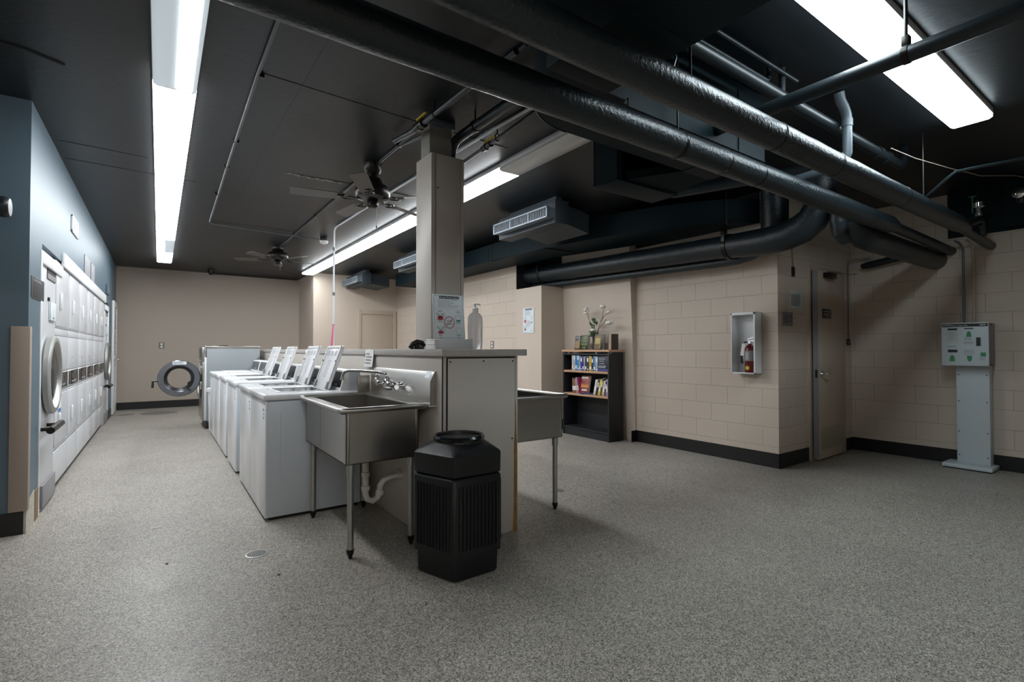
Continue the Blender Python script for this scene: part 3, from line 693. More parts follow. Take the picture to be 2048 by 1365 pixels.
# -------- objects on the top
t = thing('paper_stack', (1.63, 3.03, 1.25), 'stack of pale sheets under the washing sign', 'stack of paper')
for k in range(5):
    z = 1.2505+k*.0135; j = random.uniform(-.006, .006)
    MB().box(1.475+j, 1.752, 2.96, 3.10+j, z, z+.0128, .004).build('sheet_bundle', M['paper'] if k % 2 else M['white_pl'], t)
MB().box(1.498, 1.754, 2.952, 2.9585, 1.2505, 1.3185, .001).build('front_board', M['signblue'], t)
def suds_sign(name, o, u, v, W, Hh, label, thick_n):
    """the instruction board: header, small print, NO and YES cups, round prohibition mark"""
    n = Vector(u).cross(Vector(v)); o = Vector(o)
    w = MB(); w.m = 0
    P = [(.012, 0), (W-.012, 0), (W-.003, .003), (W, .012), (W, Hh-.012), (W-.003, Hh-.003), (W-.012, Hh), (.012, Hh), (.003, Hh-.003), (0, Hh-.012), (0, .012), (.003, .003)]
    w.prism([o+Vector(u)*a+Vector(v)*b for a, b in P], -n*thick_n)
    e = o+n*.0006; f = o+n*.0012; g = o+n*.0018
    w.m = 2; w.stroke(e, u, v, [(.008, .010), (W-.008, .010), (W-.008, Hh-.010), (.008, Hh-.010)], .0022, True)
    w.m = 1; w.quad(e, u, v, W*.21, W*.85, Hh*.905, Hh*.965)
    w.m = 0; w.text('Avoid Oversudsing', W*.077, f+Vector(u)*W*.53+Vector(v)*Hh*.917, u, v, 'CENTER')
    w.m = 2
    w.lines(e+Vector(u)*W*.16+Vector(v)*Hh*.87, u, v, W*.72, 6, Hh*.031, Hh*.011, .05, .5)
    w.quad(e, u, v, .008, W-.008, Hh*.672, Hh*.676)
    w.m = 1
    w.text('NO', W*.085, e+Vector(u)*W*.22+Vector(v)*Hh*.60, u, v, 'CENTER'); w.text('YES', W*.085, e+Vector(u)*W*.80+Vector(v)*Hh*.59, u, v, 'CENTER')
    w.text('NO', W*.055, e+Vector(u)*W*.22+Vector(v)*Hh*.022, u, v, 'CENTER'); w.text('YES', W*.055, e+Vector(u)*W*.80+Vector(v)*Hh*.022, u, v, 'CENTER')
    for cx_, cy_, fill, colr in ((.22, .43, .62, 3), (.80, .40, .28, 4), (.22, .13, .36, 3), (.80, .12, .0, 4)):
        cx, cy = cx_*W, cy_*Hh; hw, hb, hh = W*.105, W*.062, Hh*.135
        w.m = 2; w.stroke(e, u, v, [(cx-hw, cy+hh), (cx-hb, cy), (cx+hb, cy), (cx+hw, cy+hh)], .002)
        w.quad(e, u, v, cx-hw, cx+hw, cy+hh, cy+hh+.002)
        if colr == 3: w.stroke(e, u, v, [(cx+hw, cy+hh*.9), (cx+hw*1.35, cy+hh*.7), (cx+hw*.9, cy+hh*.4)], .0018)
        if fill:
            q = hb+(hw-hb)*fill; w.m = colr
            w.poly([f+Vector(u)*a+Vector(v)*b for a, b in ((cx-hb, cy), (cx+hb, cy), (cx+q, cy+hh*fill), (cx-q, cy+hh*fill))])
        if colr == 3:
            w.m = 1; w.stroke(g, u, v, [(cx-hw*1.2, cy+hh*1.15), (cx+hw*1.2, cy-hh*.05)], .0028); w.stroke(g, u, v, [(cx+hw*1.2, cy+hh*1.15), (cx-hw*1.2, cy-hh*.05)], .0028)
        w.m = colr; w.lines(e+Vector(u)*(cx-W*.09)+Vector(v)*(cy-Hh*.025), u, v, W*.18, 2, Hh*.022, Hh*.011, .1, .4)
    w.m = 3; C = (W*.50, Hh*.375)
    w.stroke(g, u, v, circ(C[0], C[1], W*.165, W*.165, 36), .0045, True)
    r = W*.165*.70; w.stroke(g, u, v, [(C[0]-r, C[1]-r), (C[0]+r, C[1]+r)], .0032)
    w.m = 1
    w.text('OVER', W*.075, f+Vector(u)*C[0]+Vector(v)*(C[1]+Hh*.012), u, v, 'CENTER'); w.text('SUDSING', W*.066, f+Vector(u)*C[0]+Vector(v)*(C[1]-Hh*.048), u, v, 'CENTER')
    return tag(w.build(name, [M['signblue'], M['ink'], M['greyink'], M['red'], M['teal']], loc=o+Vector(u)*W/2), label, 'sign')
suds_sign('instruction_sign', (1.545, 3.115, 1.319), UX, (Vector((0, .10, 1))).normalized(), .245, .318, 'large washing instruction sign leaning before the column', .003)
suds_sign('instruction_sign', (4.753, 6.43, 1.505), -UY, UZ, .285, .40, 'small washing instruction sign on the far right wall', .003)
t = thing('soap_bottle', (1.80, 2.99, 1.25), 'cloudy pump bottle at the front of the island top', 'bottle')
def oval(z, rx, ry, n=20): return [(1.797+rx*math.cos(2*math.pi*k/n), 2.99+ry*math.sin(2*math.pi*k/n), z) for k in range(n)]
w = MB(); w.loft([oval(1.2505, .046, .032), oval(1.258, .052, .037), oval(1.30, .055, .04), oval(1.44, .056, .04), oval(1.475, .053, .038), oval(1.497, .036, .028), oval(1.505, .021, .02), oval(1.512, .019, .019)])
w.build('bottle', M['soap'], t)
w = MB(); w.lathe([(.019, 1.508), (.022, 1.51), (.022, 1.535), (.012, 1.54), (.007, 1.542), (.007, 1.562), (.001, 1.562)], (1.797, 2.99, 0), 18)
w.tube([(1.785, 2.99, 1.564), (1.80, 2.99, 1.567), (1.835, 2.985, 1.562)], .006, 8); w.build('pump', M['white_pl'], t)
MB().cyl((1.797, 2.99, 1.27), (1.797, 2.99, 1.505), .004, seg=8).build('dip_tube', M['white_pl'], t)
t = thing('hand_brush', (1.50, 3.33, 1.25), 'dark curved scrubbing brush lying left of the column', 'brush')
w = MB(); w.tube([(1.453, 3.33, 1.262), (1.475, 3.33, 1.285), (1.51, 3.32, 1.302), (1.545, 3.31, 1.296), (1.565, 3.31, 1.272)], .012, 12, rs=[.008, .016, .02, .018, .012]); w.build('handle', M['bronze'], t)
w = MB()
for i in range(120):
    a = random.random(); x = 1.462+.1*a; y = 3.325+random.uniform(-.02, .02); z = 1.266+.034*math.sin(math.pi*min(1, a*1.1)); w.tube([(x, y, z), (x+random.uniform(-.004, .004), y+random.uniform(-.004, .004), 1.2505)], .0013, 4)
w.build('bristles', M['blackpl'], t)['kind'] = 'stuff'
# ================================================================ steel sinks
def sink(mirror, label, full):
    cxm = 1.7425
    def fx(x): return 2*cxm-x if mirror else x
    t = thing('utility_sink', (fx(1.14), 3.45, 0), label, 'sink', 'freestanding steel sinks')
    def bx(mb, x0, x1, *a): 
        xa, xb = sorted((fx(x0), fx(x1))); return mb.box(xa, xb, *a)
    y0, y1 = 2.975, 3.955; zb, zt = .565, .895
    w = MB(); th = .004
    bx(w, .905, .905+th, y0, y1, zb, zt); bx(w, 1.365-th, 1.365, y0, y1, zb, zt); bx(w, .905, 1.365, y0, y0+th, zb, zt); bx(w, .905, 1.365, y1-th, y1, zb, zt); bx(w, .905, 1.365, y0, y1, zb, zb+th)
    for yy in (3.55,): bx(w, .9035, .906, yy, yy+.003, zb+.01, zt-.03)
    bx(w, .905, .935, y0-.001, y0+.03, zb-.001, zt, .012); bx(w, 1.335, 1.366, y0-.001, y0+.03, zb-.001, zt, .012); bx(w, .904, .935, y1-.03, y1, zb-.001, zt, .012)
    w.build('bowl', M['steel'], t)
    w = MB()           # flat deck with rolled edge
    bx(w, .885, .945, 2.955, 3.975, .886, .893); bx(w, 1.335, 1.42, 2.955, 3.975, .886, .893); bx(w, .945, 1.335, 2.955, 3.01, .886, .893); bx(w, .945, 1.335, 3.92, 3.975, .886, .893)
    w.tube([(fx(1.415), 2.952, .888), (fx(.90), 2.952, .888), (fx(.873), 2.962, .888), (fx(.868), 2.99, .888), (fx(.868), 3.94, .888), (fx(.873), 3.967, .888), (fx(.90), 3.978, .888), (fx(1.415), 3.978, .888)], .0165, 12)
    bx(w, .872, 1.41, 2.957, 2.975, .868, .886); bx(w, .872, .90, 2.957, 3.975, .868, .886)
    w.build('rim', M['steel'], t)
    w = MB(); P = [(1.408, .890), (1.408, 1.045), (1.438, 1.105), (1.452, 1.110), (1.452, .890)]
    w.prism([(fx(x), 2.895, z) for x, z in P], (0, 1.08, 0)); b = w.build('backsplash', M['steel'], t)
    w = MB(); bx(w, 1.4, 1.4515, 2.888, 2.896, .885, .89); w.prism([(fx(1.440), 2.93, 1.1075), (fx(1.418), 2.93, 1.0635), (fx(1.418), 3.0, 1.0635), (fx(1.440), 3.0, 1.1075)], (fx(-.001)-fx(0), 0, .0006)); w.build('sticker', M['signblue'], b)
    w = MB(); w.box(*sorted((fx(1.30), fx(1.395))), 3.972, 3.985, .895, 1.04, .002); w.build('splash_return', M['steel'], b)
    for x, y in ((.945, 3.015), (1.335, 3.02), (.945, 3.895), (1.335, 3.93)):
        q = MB(); q.cyl((fx(x), y, .05), (fx(x), y, .54), .0195, seg=16); q.cyl((fx(x), y, .50), (fx(x), y, .57), .0245, seg=16)
        l = q.build('leg', M['galv'], t)
        q = MB(); q.lathe([(.001, 0), (.010, 0), (.013, .012), (.022, .035), (.022, .055), (.001, .055)], (fx(x), y, 0), 14); q.build('foot', M['bronze'], l)
    # drain trap
    xs, ys_ = 1.19, 3.46
    if True:
        q = MB(); V = lambda x, y, z: (fx(x), y, z)
        q.cyl(V(xs, ys_, .565), V(xs, ys_, .33), .021); q.cyl(V(xs, ys_, .53), V(xs, ys_, .495), .034, seg=14); q.cyl(V(xs, ys_, .39), V(xs, ys_, .36), .029)
        q.tube([V(xs, ys_, .34), V(xs, ys_, .24), V(xs+.012, ys_, .20), V(xs+.05, ys_, .180), V(xs+.09, ys_, .20), V(xs+.102, ys_, .24), V(xs+.105, ys_, .28), V(xs+.13, ys_, .315), V(xs+.17, ys_, .33), V(1.452, ys_, .345)], .021, 14)
        q.cyl(V(xs, ys_, .295), V(xs, ys_, .265), .031); q.cyl(V(xs+.098, ys_, .215), V(xs+.104, ys_, .25), .029); q.cyl(V(1.42, ys_, .344), V(1.452, ys_, .345), .032)
        q.build('drain_trap', M['pvc'], t)
    return t
s1 = sink(False, 'steel utility sink on the washer side of the island', True)
s2 = sink(True, 'steel utility sink on the far right side of the island', False)
# faucet on the first sink
t = thing('faucet', (1.405, 3.45, 1.0), 'chrome swing faucet on the washer side sink', 'faucet')
w = MB()
for y in (3.36, 3.55): w.cyl((1.408, y, .99), (1.36, y, .99), .017); w.cyl((1.408, y, .99), (1.400, y, .99), .032)
w.tube([(1.362, 3.33, .985), (1.355, 3.40, .975), (1.352, 3.455, .972), (1.355, 3.51, .975), (1.362, 3.58, .985)], .019, 12)
w.sphere((1.36, 3.36, .99), .027); w.sphere((1.36, 3.55, .99), .027); w.cyl((1.352, 3.455, .97), (1.352, 3.455, 1.02), .019)
w.build('body', M['chrome'], t)
for y, a in ((3.36, .6), (3.55, -.3)):
    w = MB(); w.cyl((1.345, y, .995), (1.30, y, 1.0), .015, .012); w.cyl((1.305, y-.03, 1.01+.0*a), (1.305, y+.03, 1.035), .009); w.cyl((1.305, y, .99), (1.305, y, 1.055), .010); w.sphere((1.305, y, 1.058), .014); w.build('valve_handle', M['chrome'], t)
w = MB(); w.tube([(1.352, 3.455, 1.01), (1.349, 3.46, 1.055), (1.335, 3.48, 1.075), (1.30, 3.52, 1.085), (1.22, 3.62, 1.092), (1.15, 3.70, 1.094), (1.125, 3.73, 1.085), (1.112, 3.745, 1.06), (1.110, 3.747, 1.035)], .0105, 12); w.cyl((1.110, 3.747, 1.045), (1.110, 3.747, 1.022), .0135); w.build('spout', M['chrome'], t)
# ================================================================ pentagonal waste bin
t = thing('waste_bin', (1.43, 2.56, 0), 'black five-sided waste bin with fluted sides and round mouth', 'waste bin')
C = Vector((1.430, 2.560)); front = Vector((1.293, 2.365))
R0 = (front-C).length; a0 = math.atan2(front.y-C.y, front.x-C.x); NS = 5
def hexr(r, z, rd=.02):
    P = []
    for k in range(NS):
        a = a0+2*math.pi*k/NS; v = C+Vector((math.cos(a), math.sin(a)))*r
        pv = C+Vector((math.cos(a-2*math.pi/NS), math.sin(a-2*math.pi/NS)))*r; nx = C+Vector((math.cos(a+2*math.pi/NS), math.sin(a+2*math.pi/NS)))*r
        for q in (v+(pv-v).normalized()*rd, v*.5+(v+(pv-v).normalized()*rd)*.25+(v+(nx-v).normalized()*rd)*.25, v+(nx-v).normalized()*rd): P.append((q.x, q.y, z))
    return P
w = MB(); w.loft([hexr(R0-.012, .0), hexr(R0, .012), hexr(R0+.004, .125)], smooth=False); w.build('foot', M['blackcan'], t)
w = MB(); w.loft([hexr(R0+.004, .122), hexr(R0+.022, .128), hexr(R0+.024, .54), hexr(R0+.016, .55), hexr(R0+.004, .556)], smooth=False)
Rb = R0+.0235
for k in range(NS):
    a = a0+2*math.pi*k/NS; b = a+2*math.pi/NS
    v0 = C+Vector((math.cos(a), math.sin(a)))*Rb; v1 = C+Vector((math.cos(b), math.sin(b)))*Rb
    d = (v1-v0).normalized(); n = Vector((d.y, -d.x)); L = (v1-v0).length
    for j in range(11):
        p_ = v0+d*(.035+(L-.07)*j/10); q = .0052
        w.prism([(p_.x-d.x*q, p_.y-d.y*q, .165), (p_.x+d.x*q, p_.y+d.y*q, .165), (p_.x+d.x*q*.5+n.x*.007, p_.y+d.y*q*.5+n.y*.007, .17), (p_.x-d.x*q*.5+n.x*.007, p_.y-d.y*q*.5+n.y*.007, .17)], (0, 0, .345))
w.build('fluted_body', M['blackcan'], t)
w = MB()
ring = lambda r, z: [(C.x+r*math.cos(a0+2*math.pi*(k-1)/15), C.y+r*math.sin(a0+2*math.pi*(k-1)/15), z) for k in range(15)]
w.loft([hexr(R0+.008, .556), hexr(R0+.022, .565), hexr(R0+.024, .672), hexr(R0+.014, .682), ring(.150, .722), ring(.146, .738)], smooth=False); ld = w.build('lid', M['blackcan'], t)
w = MB(); w.lathe([(.146, .730), (.150, .745), (.142, .757), (.130, .752), (.124, .72), (.123, .60), (.001, .60)], (C.x, C.y, 0), 32); w.build('mouth_rim', M['glossblk'], ld)
# ================================================================ pipes, ducts, fans under the ceiling
def run(name, label, cat, pts, r, m, group=None, seg=16, rs=None):
    w = MB(); w.tube(pts, r, seg, rs=rs)
    return tag(w.build(name, m if not isinstance(m, str) else M[m], loc=pts[len(pts)//2]), label, cat, group)
def rod(mb, x, y, z0, r=.006): mb.cyl((x, y, z0), (x, y, CZ), r, seg=8)
def xrange_pts(x0, x1, y, z, n): return [(x0+(x1-x0)*i/n, y, z) for i in range(n+1)]
# two big wrapped pipes crossing the room
t = thing('insulated_pipe', (3, 1.69, 2.36), 'lower of the two big wrapped black pipes crossing overhead, beyond its twin', 'pipe', 'big wrapped pipes overhead')
def wrapped(x0, x1, y, z, r, n=60):
    pts = xrange_pts(x0, x1, y, z, n); return pts, [r*(1+random.uniform(-.02, .02)) for _ in pts]
p, rs = wrapped(-2.2, 5.42, 1.69, 2.365, .0735); rs[-1] = .055
w = MB(); w.tube(p, .07, 28, rs=rs); w.build('wrapping', M['pipe'], t)
w = MB(); w.tube([(5.40, 1.69, 2.36), (6.2, 1.692, 2.345), (7.12, 1.694, 2.33)], .046, 20); w.build('bare_run', M['pipe'], t)
for x in (2.72, 3.10, 4.1, 4.85): MB().lathe([(.0745, -.006), (.0765, 0), (.0745, .006)], (x, 1.69, 2.365), 24, 'x').build('wire_tie', M['bronze'], t)
w = MB(); w.tube([(2.70, 1.64, 2.30), (2.66, 1.63, 2.275), (2.63, 1.62, 2.262)], .003, 5); w.build('wire_tie', M['bronze'], t)
w = MB(); rod(w, 2.3, 1.69, 2.43); w.lathe([(.0745, -.012), (.077, 0), (.0745, .012)], (2.3, 1.69, 2.365), 24, 'x'); w.build('hanger', M['bronze'], t)
t = thing('insulated_pipe', (3, 1.33, 2.36), 'upper of the two big wrapped black pipes crossing overhead, nearer the camera', 'pipe', 'big wrapped pipes overhead')
p, rs = wrapped(-2.2, 6.02, 1.33, 2.365, .071); rs[-1] = .05; rs[-2] = .062
w = MB(); w.tube(p, .07, 28, rs=rs); w.build('wrapping', M['pipe'], t)
w = MB(); w.tube([(5.98, 1.34, 2.355), (6.4, 1.355, 2.345), (7.12, 1.373, 2.335)], .042, 20)
w.build('bare_run', M['pipe'], t)
w = MB(); w.tube([(6.0, 1.34, 2.38), (6.15, 1.345, 2.42), (6.45, 1.35, 2.50), (6.62, 1.36, 2.53), (6.70, 1.36, 2.50), (6.72, 1.36, 2.38)], .036, 16); w.build('branch_elbow', M['pipe'], t)
for x in (2.62, 3.3, 4.4): MB().lathe([(.072, -.005), (.074, 0), (.072, .005)], (x, 1.33, 2.365), 24, 'x').build('wire_tie', M['bronze'], t)
w = MB(); rod(w, 1.9, 1.33, 2.43); rod(w, 4.9, 1.33, 2.43); w.build('hanger', M['bronze'], t)
t = thing('valve', (6.62, 1.36, 2.56), 'small brass and glass valve on the pipe elbow near the vending wall', 'valve')
w = MB(); w.lathe([(.001, 2.57), (.03, 2.572), (.03, 2.60), (.022, 2.605), (.022, 2.65), (.045, 2.66), (.048, 2.70), (.03, 2.725), (.001, 2.73)], (6.62, 1.36, 0), 20); w.build('body', M['chrome'], t)
w = MB(); w.cyl((6.58, 1.40, 2.60), (6.58, 1.40, 2.76), .005); w.lathe([(.001, 2.76), (.035, 2.765), (.001, 2.77)], (6.58, 1.40, 0), 14); w.build('stem', M['green'], t)
# pipe crossing above them from the front right
t = thing('drain_pipe', (2.745, .5, 2.58), 'smooth black pipe slanting across the upper right ceiling light', 'pipe')
w = MB(); w.tube([(2.745, -2.6, 2.58), (2.745, -1, 2.58), (2.745, .3, 2.58), (2.745, 1.745, 2.58)], .037, 24); w.build('pipe', M['pipe_s'], t)
w = MB(); rod(w, 2.745, .80, 2.61, .0075); w.box(2.728, 2.762, .785, .815, 2.61, 2.665, .003); w.lathe([(.038, -.014), (.041, -.012), (.041, .012), (.038, .014)], (2.745, .80, 2.58), 24, 'y'); w.build('hanger', M['bronze'], t)
# small pipes by the right ceiling light
run('water_pipe', 'thin black pipe running highest under the ceiling beyond the right light', 'pipe', xrange_pts(1.77, 3.22, 1.497, 2.915, 4), .014, 'pipe_s', 'small pipes beyond the right light')
run('water_pipe', 'thin black pipe ending in an upturned elbow beyond right light', 'pipe', xrange_pts(1.77, 2.98, 1.555, 2.87, 4)+[(3.0, 1.555, 2.885), (3.005, 1.555, CZ)], .013, 'pipe_s', 'small pipes beyond the right light')
t = thing('waste_pipe', (3.2, 1.515, 2.78), 'thicker smooth black pipe below two thin ones beyond right light', 'pipe', 'small pipes beyond the right light')
w = MB(); w.tube(xrange_pts(1.77, 5.0, 1.515, 2.78, 6)+[(5.1, 1.515, 2.80), (5.14, 1.515, CZ)], .036, 20); w.build('pipe', M['pipe_s'], t)
for x in (4.55, 4.72): MB().cyl((x-.03, 1.515, 2.78), (x+.03, 1.515, 2.78), .045).build('coupling', M['pipe_s'], t)
w = MB(); w.cyl((3.08, 1.515, 2.80), (3.08, 1.515, CZ), .018); w.build('riser', M['pipe_s'], t)
w = MB(); w.lathe([(.037, -.012), (.043, -.01), (.043, .01), (.037, .012)], (2.02, 1.515, 2.78), 20, 'x'); rod(w, 2.02, 1.515, 2.82); w.tube([(2.02, 1.515, 2.74), (2.03, 1.50, 2.66), (2.02, 1.515, 2.60)], .006, 6); w.build('hanger', M['bronze'], t)
w = MB(); w.tube([(3.80, 1.440, 2.80), (3.80, 1.440, 2.58), (3.80, 1.455, 2.545), (3.80, 1.48, 2.515), (3.80, 1.53, 2.505), (3.82, 1.86, 2.50), (3.83, 1.90, 2.48), (3.83, 1.905, 2.42)], .029, 16); w.cyl((3.80, 1.440, 2.76), (3.80, 1.440, 2.81), .034)
w.tube([(3.80, 1.440, 2.79), (3.79, 1.440, 2.84), (3.755, 1.440, 2.88), (3.70, 1.440, 2.91), (3.68, 1.440, CZ)], .031, 16); tag(w.build('riser_pipe', M['pvcgrey'], loc=(3.80, 1.44, 2.5)), 'grey plastic riser pipe with elbow behind the big pipes', 'pipe')
# large drain on the far right running into the vending wall
t = thing('drain_main', (6, 1.833, 2.25), 'fattest black pipe entering the wall left of the vending box', 'pipe')
w = MB(); w.tube([(5.0, 1.87, 2.40), (5.05, 1.86, 2.32), (5.16, 1.84, 2.265), (5.3, 1.833, 2.252), (6.2, 1.833, 2.25), (7.12, 1.833, 2.25)], .105, 24, rs=[.08, .095, .105, .105, .105, .105]); w.build('pipe', M['pipe'], t)
w = MB(); w.tube([(4.95, 1.95, 2.6), (4.95, 1.95, 2.40), (4.98, 1.95, 2.30), (5.06, 1.93, 2.25)], .07, 18); w.build('inlet_elbow', M['pipe'], t)
run('wall_pipe', 'short black pipe along the dark wall right of the door', 'pipe', [(7.02, 2.52, 2.262), (7.02, 2.46, 2.268), (7.02, 2.3, 2.29), (7.02, 1.9, 2.36)], .042, 'pipe_s', rs=[.03, .044, .042, .042])
t = thing('flood_lamp', (7.0, 1.13, 2.8), 'small round lamp head high on the far right wall', 'lamp')
w = MB(); w.lathe([(.001, .05), (.035, .04), (.05, .0), (.052, -.012)], (6.93, 1.13, 2.795), 20, 'x'); w.box(6.97, 7.0, 1.10, 1.16, 2.70, 2.86, .004); w.build('housing', M['bronze'], t)
w = MB(); w.lathe([(.05, -.01), (.03, -.02), (.001, -.024)], (6.93, 1.13, 2.795), 20, 'x'); w.build('glass', M['chrome'], t)
run('cable', 'pale drooping cable strung to the upper right corner', 'cable', [Vector(q) for q in ((4.30, 1.35, 2.70), (4.55, 1.28, 2.66), (5.04, 1.2, 2.665), (5.5, 1.17, 2.71), (5.89, 1.2, 2.778), (6.3, 1.05, 2.82), (6.95, .9, 2.84))], .0035, 'tan')
run('black_conduit', 'black bent conduit below the ceiling at far right', 'conduit', [Vector(q) for q in ((7.1, -1.1, 2.95), (5.70, .276, 2.77), (4.88, 1.03, 2.584), (4.74, 1.10, 2.547), (4.74, 1.16, 2.50), (4.83, 1.29, 2.432))], .011, 'pipe_s')
# ---------------- ducts
ZB = 2.5
t = thing('elbow_duct', (2.3, 1.9, ZB), 'flat black elbow duct above the two big pipes', 'duct')
oc = Vector((1.90, 1.74)); P = [(1.45, 1.702), (1.45, 1.74)]+[(oc.x+.45*math.cos(a), oc.y+.415*math.sin(a)) for a in [math.pi-math.pi/2*i/10 for i in range(1, 11)]]+[(3.30, 2.155), (3.30, 1.742), (1.96, 1.742), (1.915, 1.73), (1.90, 1.702)]
w = MB(); w.prism([(x, y, ZB) for x, y in P], (0, 0, CZ-.02-ZB)); w.build('duct', M['blackduct'], t)
w = MB(); w.tube([(x, y, ZB+.003) for x, y in P[0:12]], .007, 6); w.tube([(3.30, 1.742, ZB+.003), (1.96, 1.742, ZB+.003), (1.9, 1.69, ZB+.003)], .005, 6); w.box(2.98, 2.984, 1.735, 2.16, ZB-.004, 2.9); w.build('seam', M['blackduct'], t)
t = thing('trunk_duct', (1.55, 0, ZB), 'wide black trunk duct overhead at the top of the photo', 'duct')
w = MB(); w.box(1.385, 1.765, 1.22, 1.70, ZB-.012, CZ-.02, .004); w.box(.70, 1.765, -1.6, 1.22, ZB-.012, CZ-.02, .004); w.build('duct', M['blackduct'], t)
for x in (.72, .98, 1.2): MB().box(x, x+.022, 1.222, 1.232, ZB, CZ-.03).build('flange', M['blackduct'], t)
# grille box hanging on the elbow duct
t = thing('duct_outlet', (2.9, 2.45, 2.42), 'black duct outlet box hung behind the lower big pipe', 'duct outlet')
w = MB(); w.box(2.56, 3.20, 2.37, 2.375, 2.66, 2.80); w.box(2.56, 3.20, 2.375, 2.60, 2.415, 2.425, .002); w.box(2.56, 2.575, 2.375, 2.60, 2.425, 2.80); w.box(3.19, 3.2, 2.375, 2.60, 2.425, 2.80); w.box(2.56, 3.2, 2.59, 2.60, 2.425, 2.80); w.box(2.575, 2.60, 2.36, 2.38, 2.425, 2.80)
w.box(2.545, 3.22, 2.365, 2.378, 2.412, 2.432, .002); w.build('box', M['blackduct'], t)
w = MB(); w.prism([(2.64, 2.37, 2.43), (3.19, 2.37, 2.43), (3.29, 2.155, ZB+.002), (3.0, 2.155, ZB+.002)], (0, 0, .06)); w.box(3.0, 3.29, 2.155, 2.33, ZB, CZ-.05); w.build('transition', M['blackduct'], t)
# rectangular duct along the right wall
ZD0, ZD1 = 2.615, 2.87
t = thing('wall_duct', (4.4, 7, ZD0), 'long black rectangular duct along the far right wall', 'duct')
P = [(4.18, 10.3), (4.18, 6.2), (4.22, 5.4), (4.34, 4.6), (4.45, 4.1), (4.60, 3.66), (4.78, 3.32), (4.98, 3.05), (5.12, 2.92), (5.29, 2.86), (5.29, 4.0), (5.1, 4.4), (4.75, 5.9), (4.75, 10.3)]
w = MB(); w.prism([(x, y, ZD0) for x, y in P], (0, 0, ZD1-ZD0)); w.build('duct', M['blackduct'], t)
for y, x in ((8.6, 4.176), (6.55, 4.176), (6.45, 4.176), (4.72, 4.315)): MB().box(x, x+.01, y, y+.016, ZD0-.004, ZD1).build('seam', M['blackduct'], t)
MB().box(4.2, 4.75, 5.2, 6.5, ZD0-.012, ZD0-.002).build('access_cover', M['blackduct'], t)
for y in (9.4, 7.4, 5.8):
    w = MB(); rod(w, 4.25, y, ZD1); w.build('hanger', M['bronze'], t)
def outlet(y0, y1, label):
    yc = (y0+y1)/2; t = thing('duct_outlet', (3.6, yc, 2.62), label, 'duct outlet', 'grille boxes along the wall duct')
    w = MB(); w.box(3.505, 3.70, y0, y1, 2.632, 2.888, .003); w.box(3.60, 3.69, y0+.1, y1-.1, 2.888, CZ); w.build('box', M['slate'], t)
    w = MB(); z0, z1 = 2.677, 2.803; a, b = y0+.01, y1-.03
    for q in ((a, b, z0, z0+.018), (a, b, z1-.018, z1), (a, a+.022, z0, z1), (b-.022, b, z0, z1)): w.box(3.395, 3.41, *q, .002)
    w.box(3.40, 3.505, a+.01, b-.01, z0+.008, z0+.012); w.box(3.40, 3.505, a+.01, b-.01, z1-.012, z1-.008); w.box(3.40, 3.505, a+.008, a+.012, z0+.01, z1-.01); w.box(3.40, 3.505, b-.012, b-.008, z0+.01, z1-.01)
    gm = w.build('grille_frame', M['grille'], t)
    w = MB()
    for k in range(34):
        yy = a+.03+k*(b-a-.06)/33; w.box(3.404, 3.412, yy-.004, yy+.004, z0+.018, z1-.018)
    for k in (1, 2): w.box(3.402, 3.408, a+(b-a)*k/3-.006, a+(b-a)*k/3+.006, z0+.018, z1-.018)
    w.build('grille_bars', M['grille'], gm)
    MB().box(3.43, 3.435, a+.02, b-.02, z0+.015, z1-.015).build('grille_back', M['hole'], gm)
    w = MB(); w.prism([(3.70, y0+.06, 2.66), (4.16, y0+.16, ZD0+.01), (4.16, y0+.16, ZD1-.02), (3.70, y0+.06, 2.87)], (0, y1-y0-.32, 0)); w.build('transition', M['slate'], t)
    return t
M['grille'] = mat('slate_grey_grille_metal', (.20, .235, .27), .45, .2)
o1 = outlet(4.15, 5.25, 'grille box on the wall duct right of the column')
dup(o1, (0, 3.25, 0), 'grille box on the wall duct half hidden by the column'); dup(o1, (0, 6.30, 0), 'farthest grille box, before the beige door wall')
# insulated pipe along the right wall with its J bend
t = thing('insulated_pipe', (5.0, 4.8, 2.4), 'fat wrapped black pipe along the right wall bending upward', 'pipe')
p = [(5.0, 6.597-.0957*i, 2.455-(.1*i)*.026) for i in range(37)]; rs = [.122*(1+random.uniform(-.02, .02)) for _ in p]
p += [(5.0, y, z) for y, z in ((3.0, 2.352), (2.8, 2.345), (2.6, 2.342), (2.42, 2.36), (2.29, 2.40), (2.19, 2.47), (2.14, 2.56), (2.12, 2.68), (2.12, CZ))]; rs += [.128, .135, .138, .14, .14, .137, .132, .128, .128]
w = MB(); w.tube(p, .12, 28, rs=rs); w.build('wrapping', M['pipe'], t)
for y, z, r in ((3.03, 2.352, .132), (6.22, 2.44, .126)):
    w = MB(); w.lathe([(r, -.022), (r+.005, -.022), (r+.005, .022), (r, .022)], (5.0, y, z), 28, 'y'); w.cyl((4.95, y, z+r), (4.95, y, CZ), .007); w.box(4.87, 4.90, y-.022, y+.022, z-.02, z+r+.02, .003); w.prism([(4.87, y-.02, z+r+.02), (4.90, y-.02, z+r), (4.96, y-.02, z+r+.09), (4.94, y-.02, z+r+.1)], (0, .04, 0)); w.build('strap', M['bronze'], t)
run('insulated_pipe', 'thinner wrapped black pipe hidden below the fat wall pipe', 'pipe', [(5.08, 6.57, 2.285), (5.085, 6.0, 2.272), (5.09, 5, 2.25), (5.10, 4, 2.23), (5.115, 3.3, 2.218), (5.13, 3.0, 2.222), (5.12, 2.86, 2.24), (5.09, 2.74, 2.275)], .052, 'pipe')
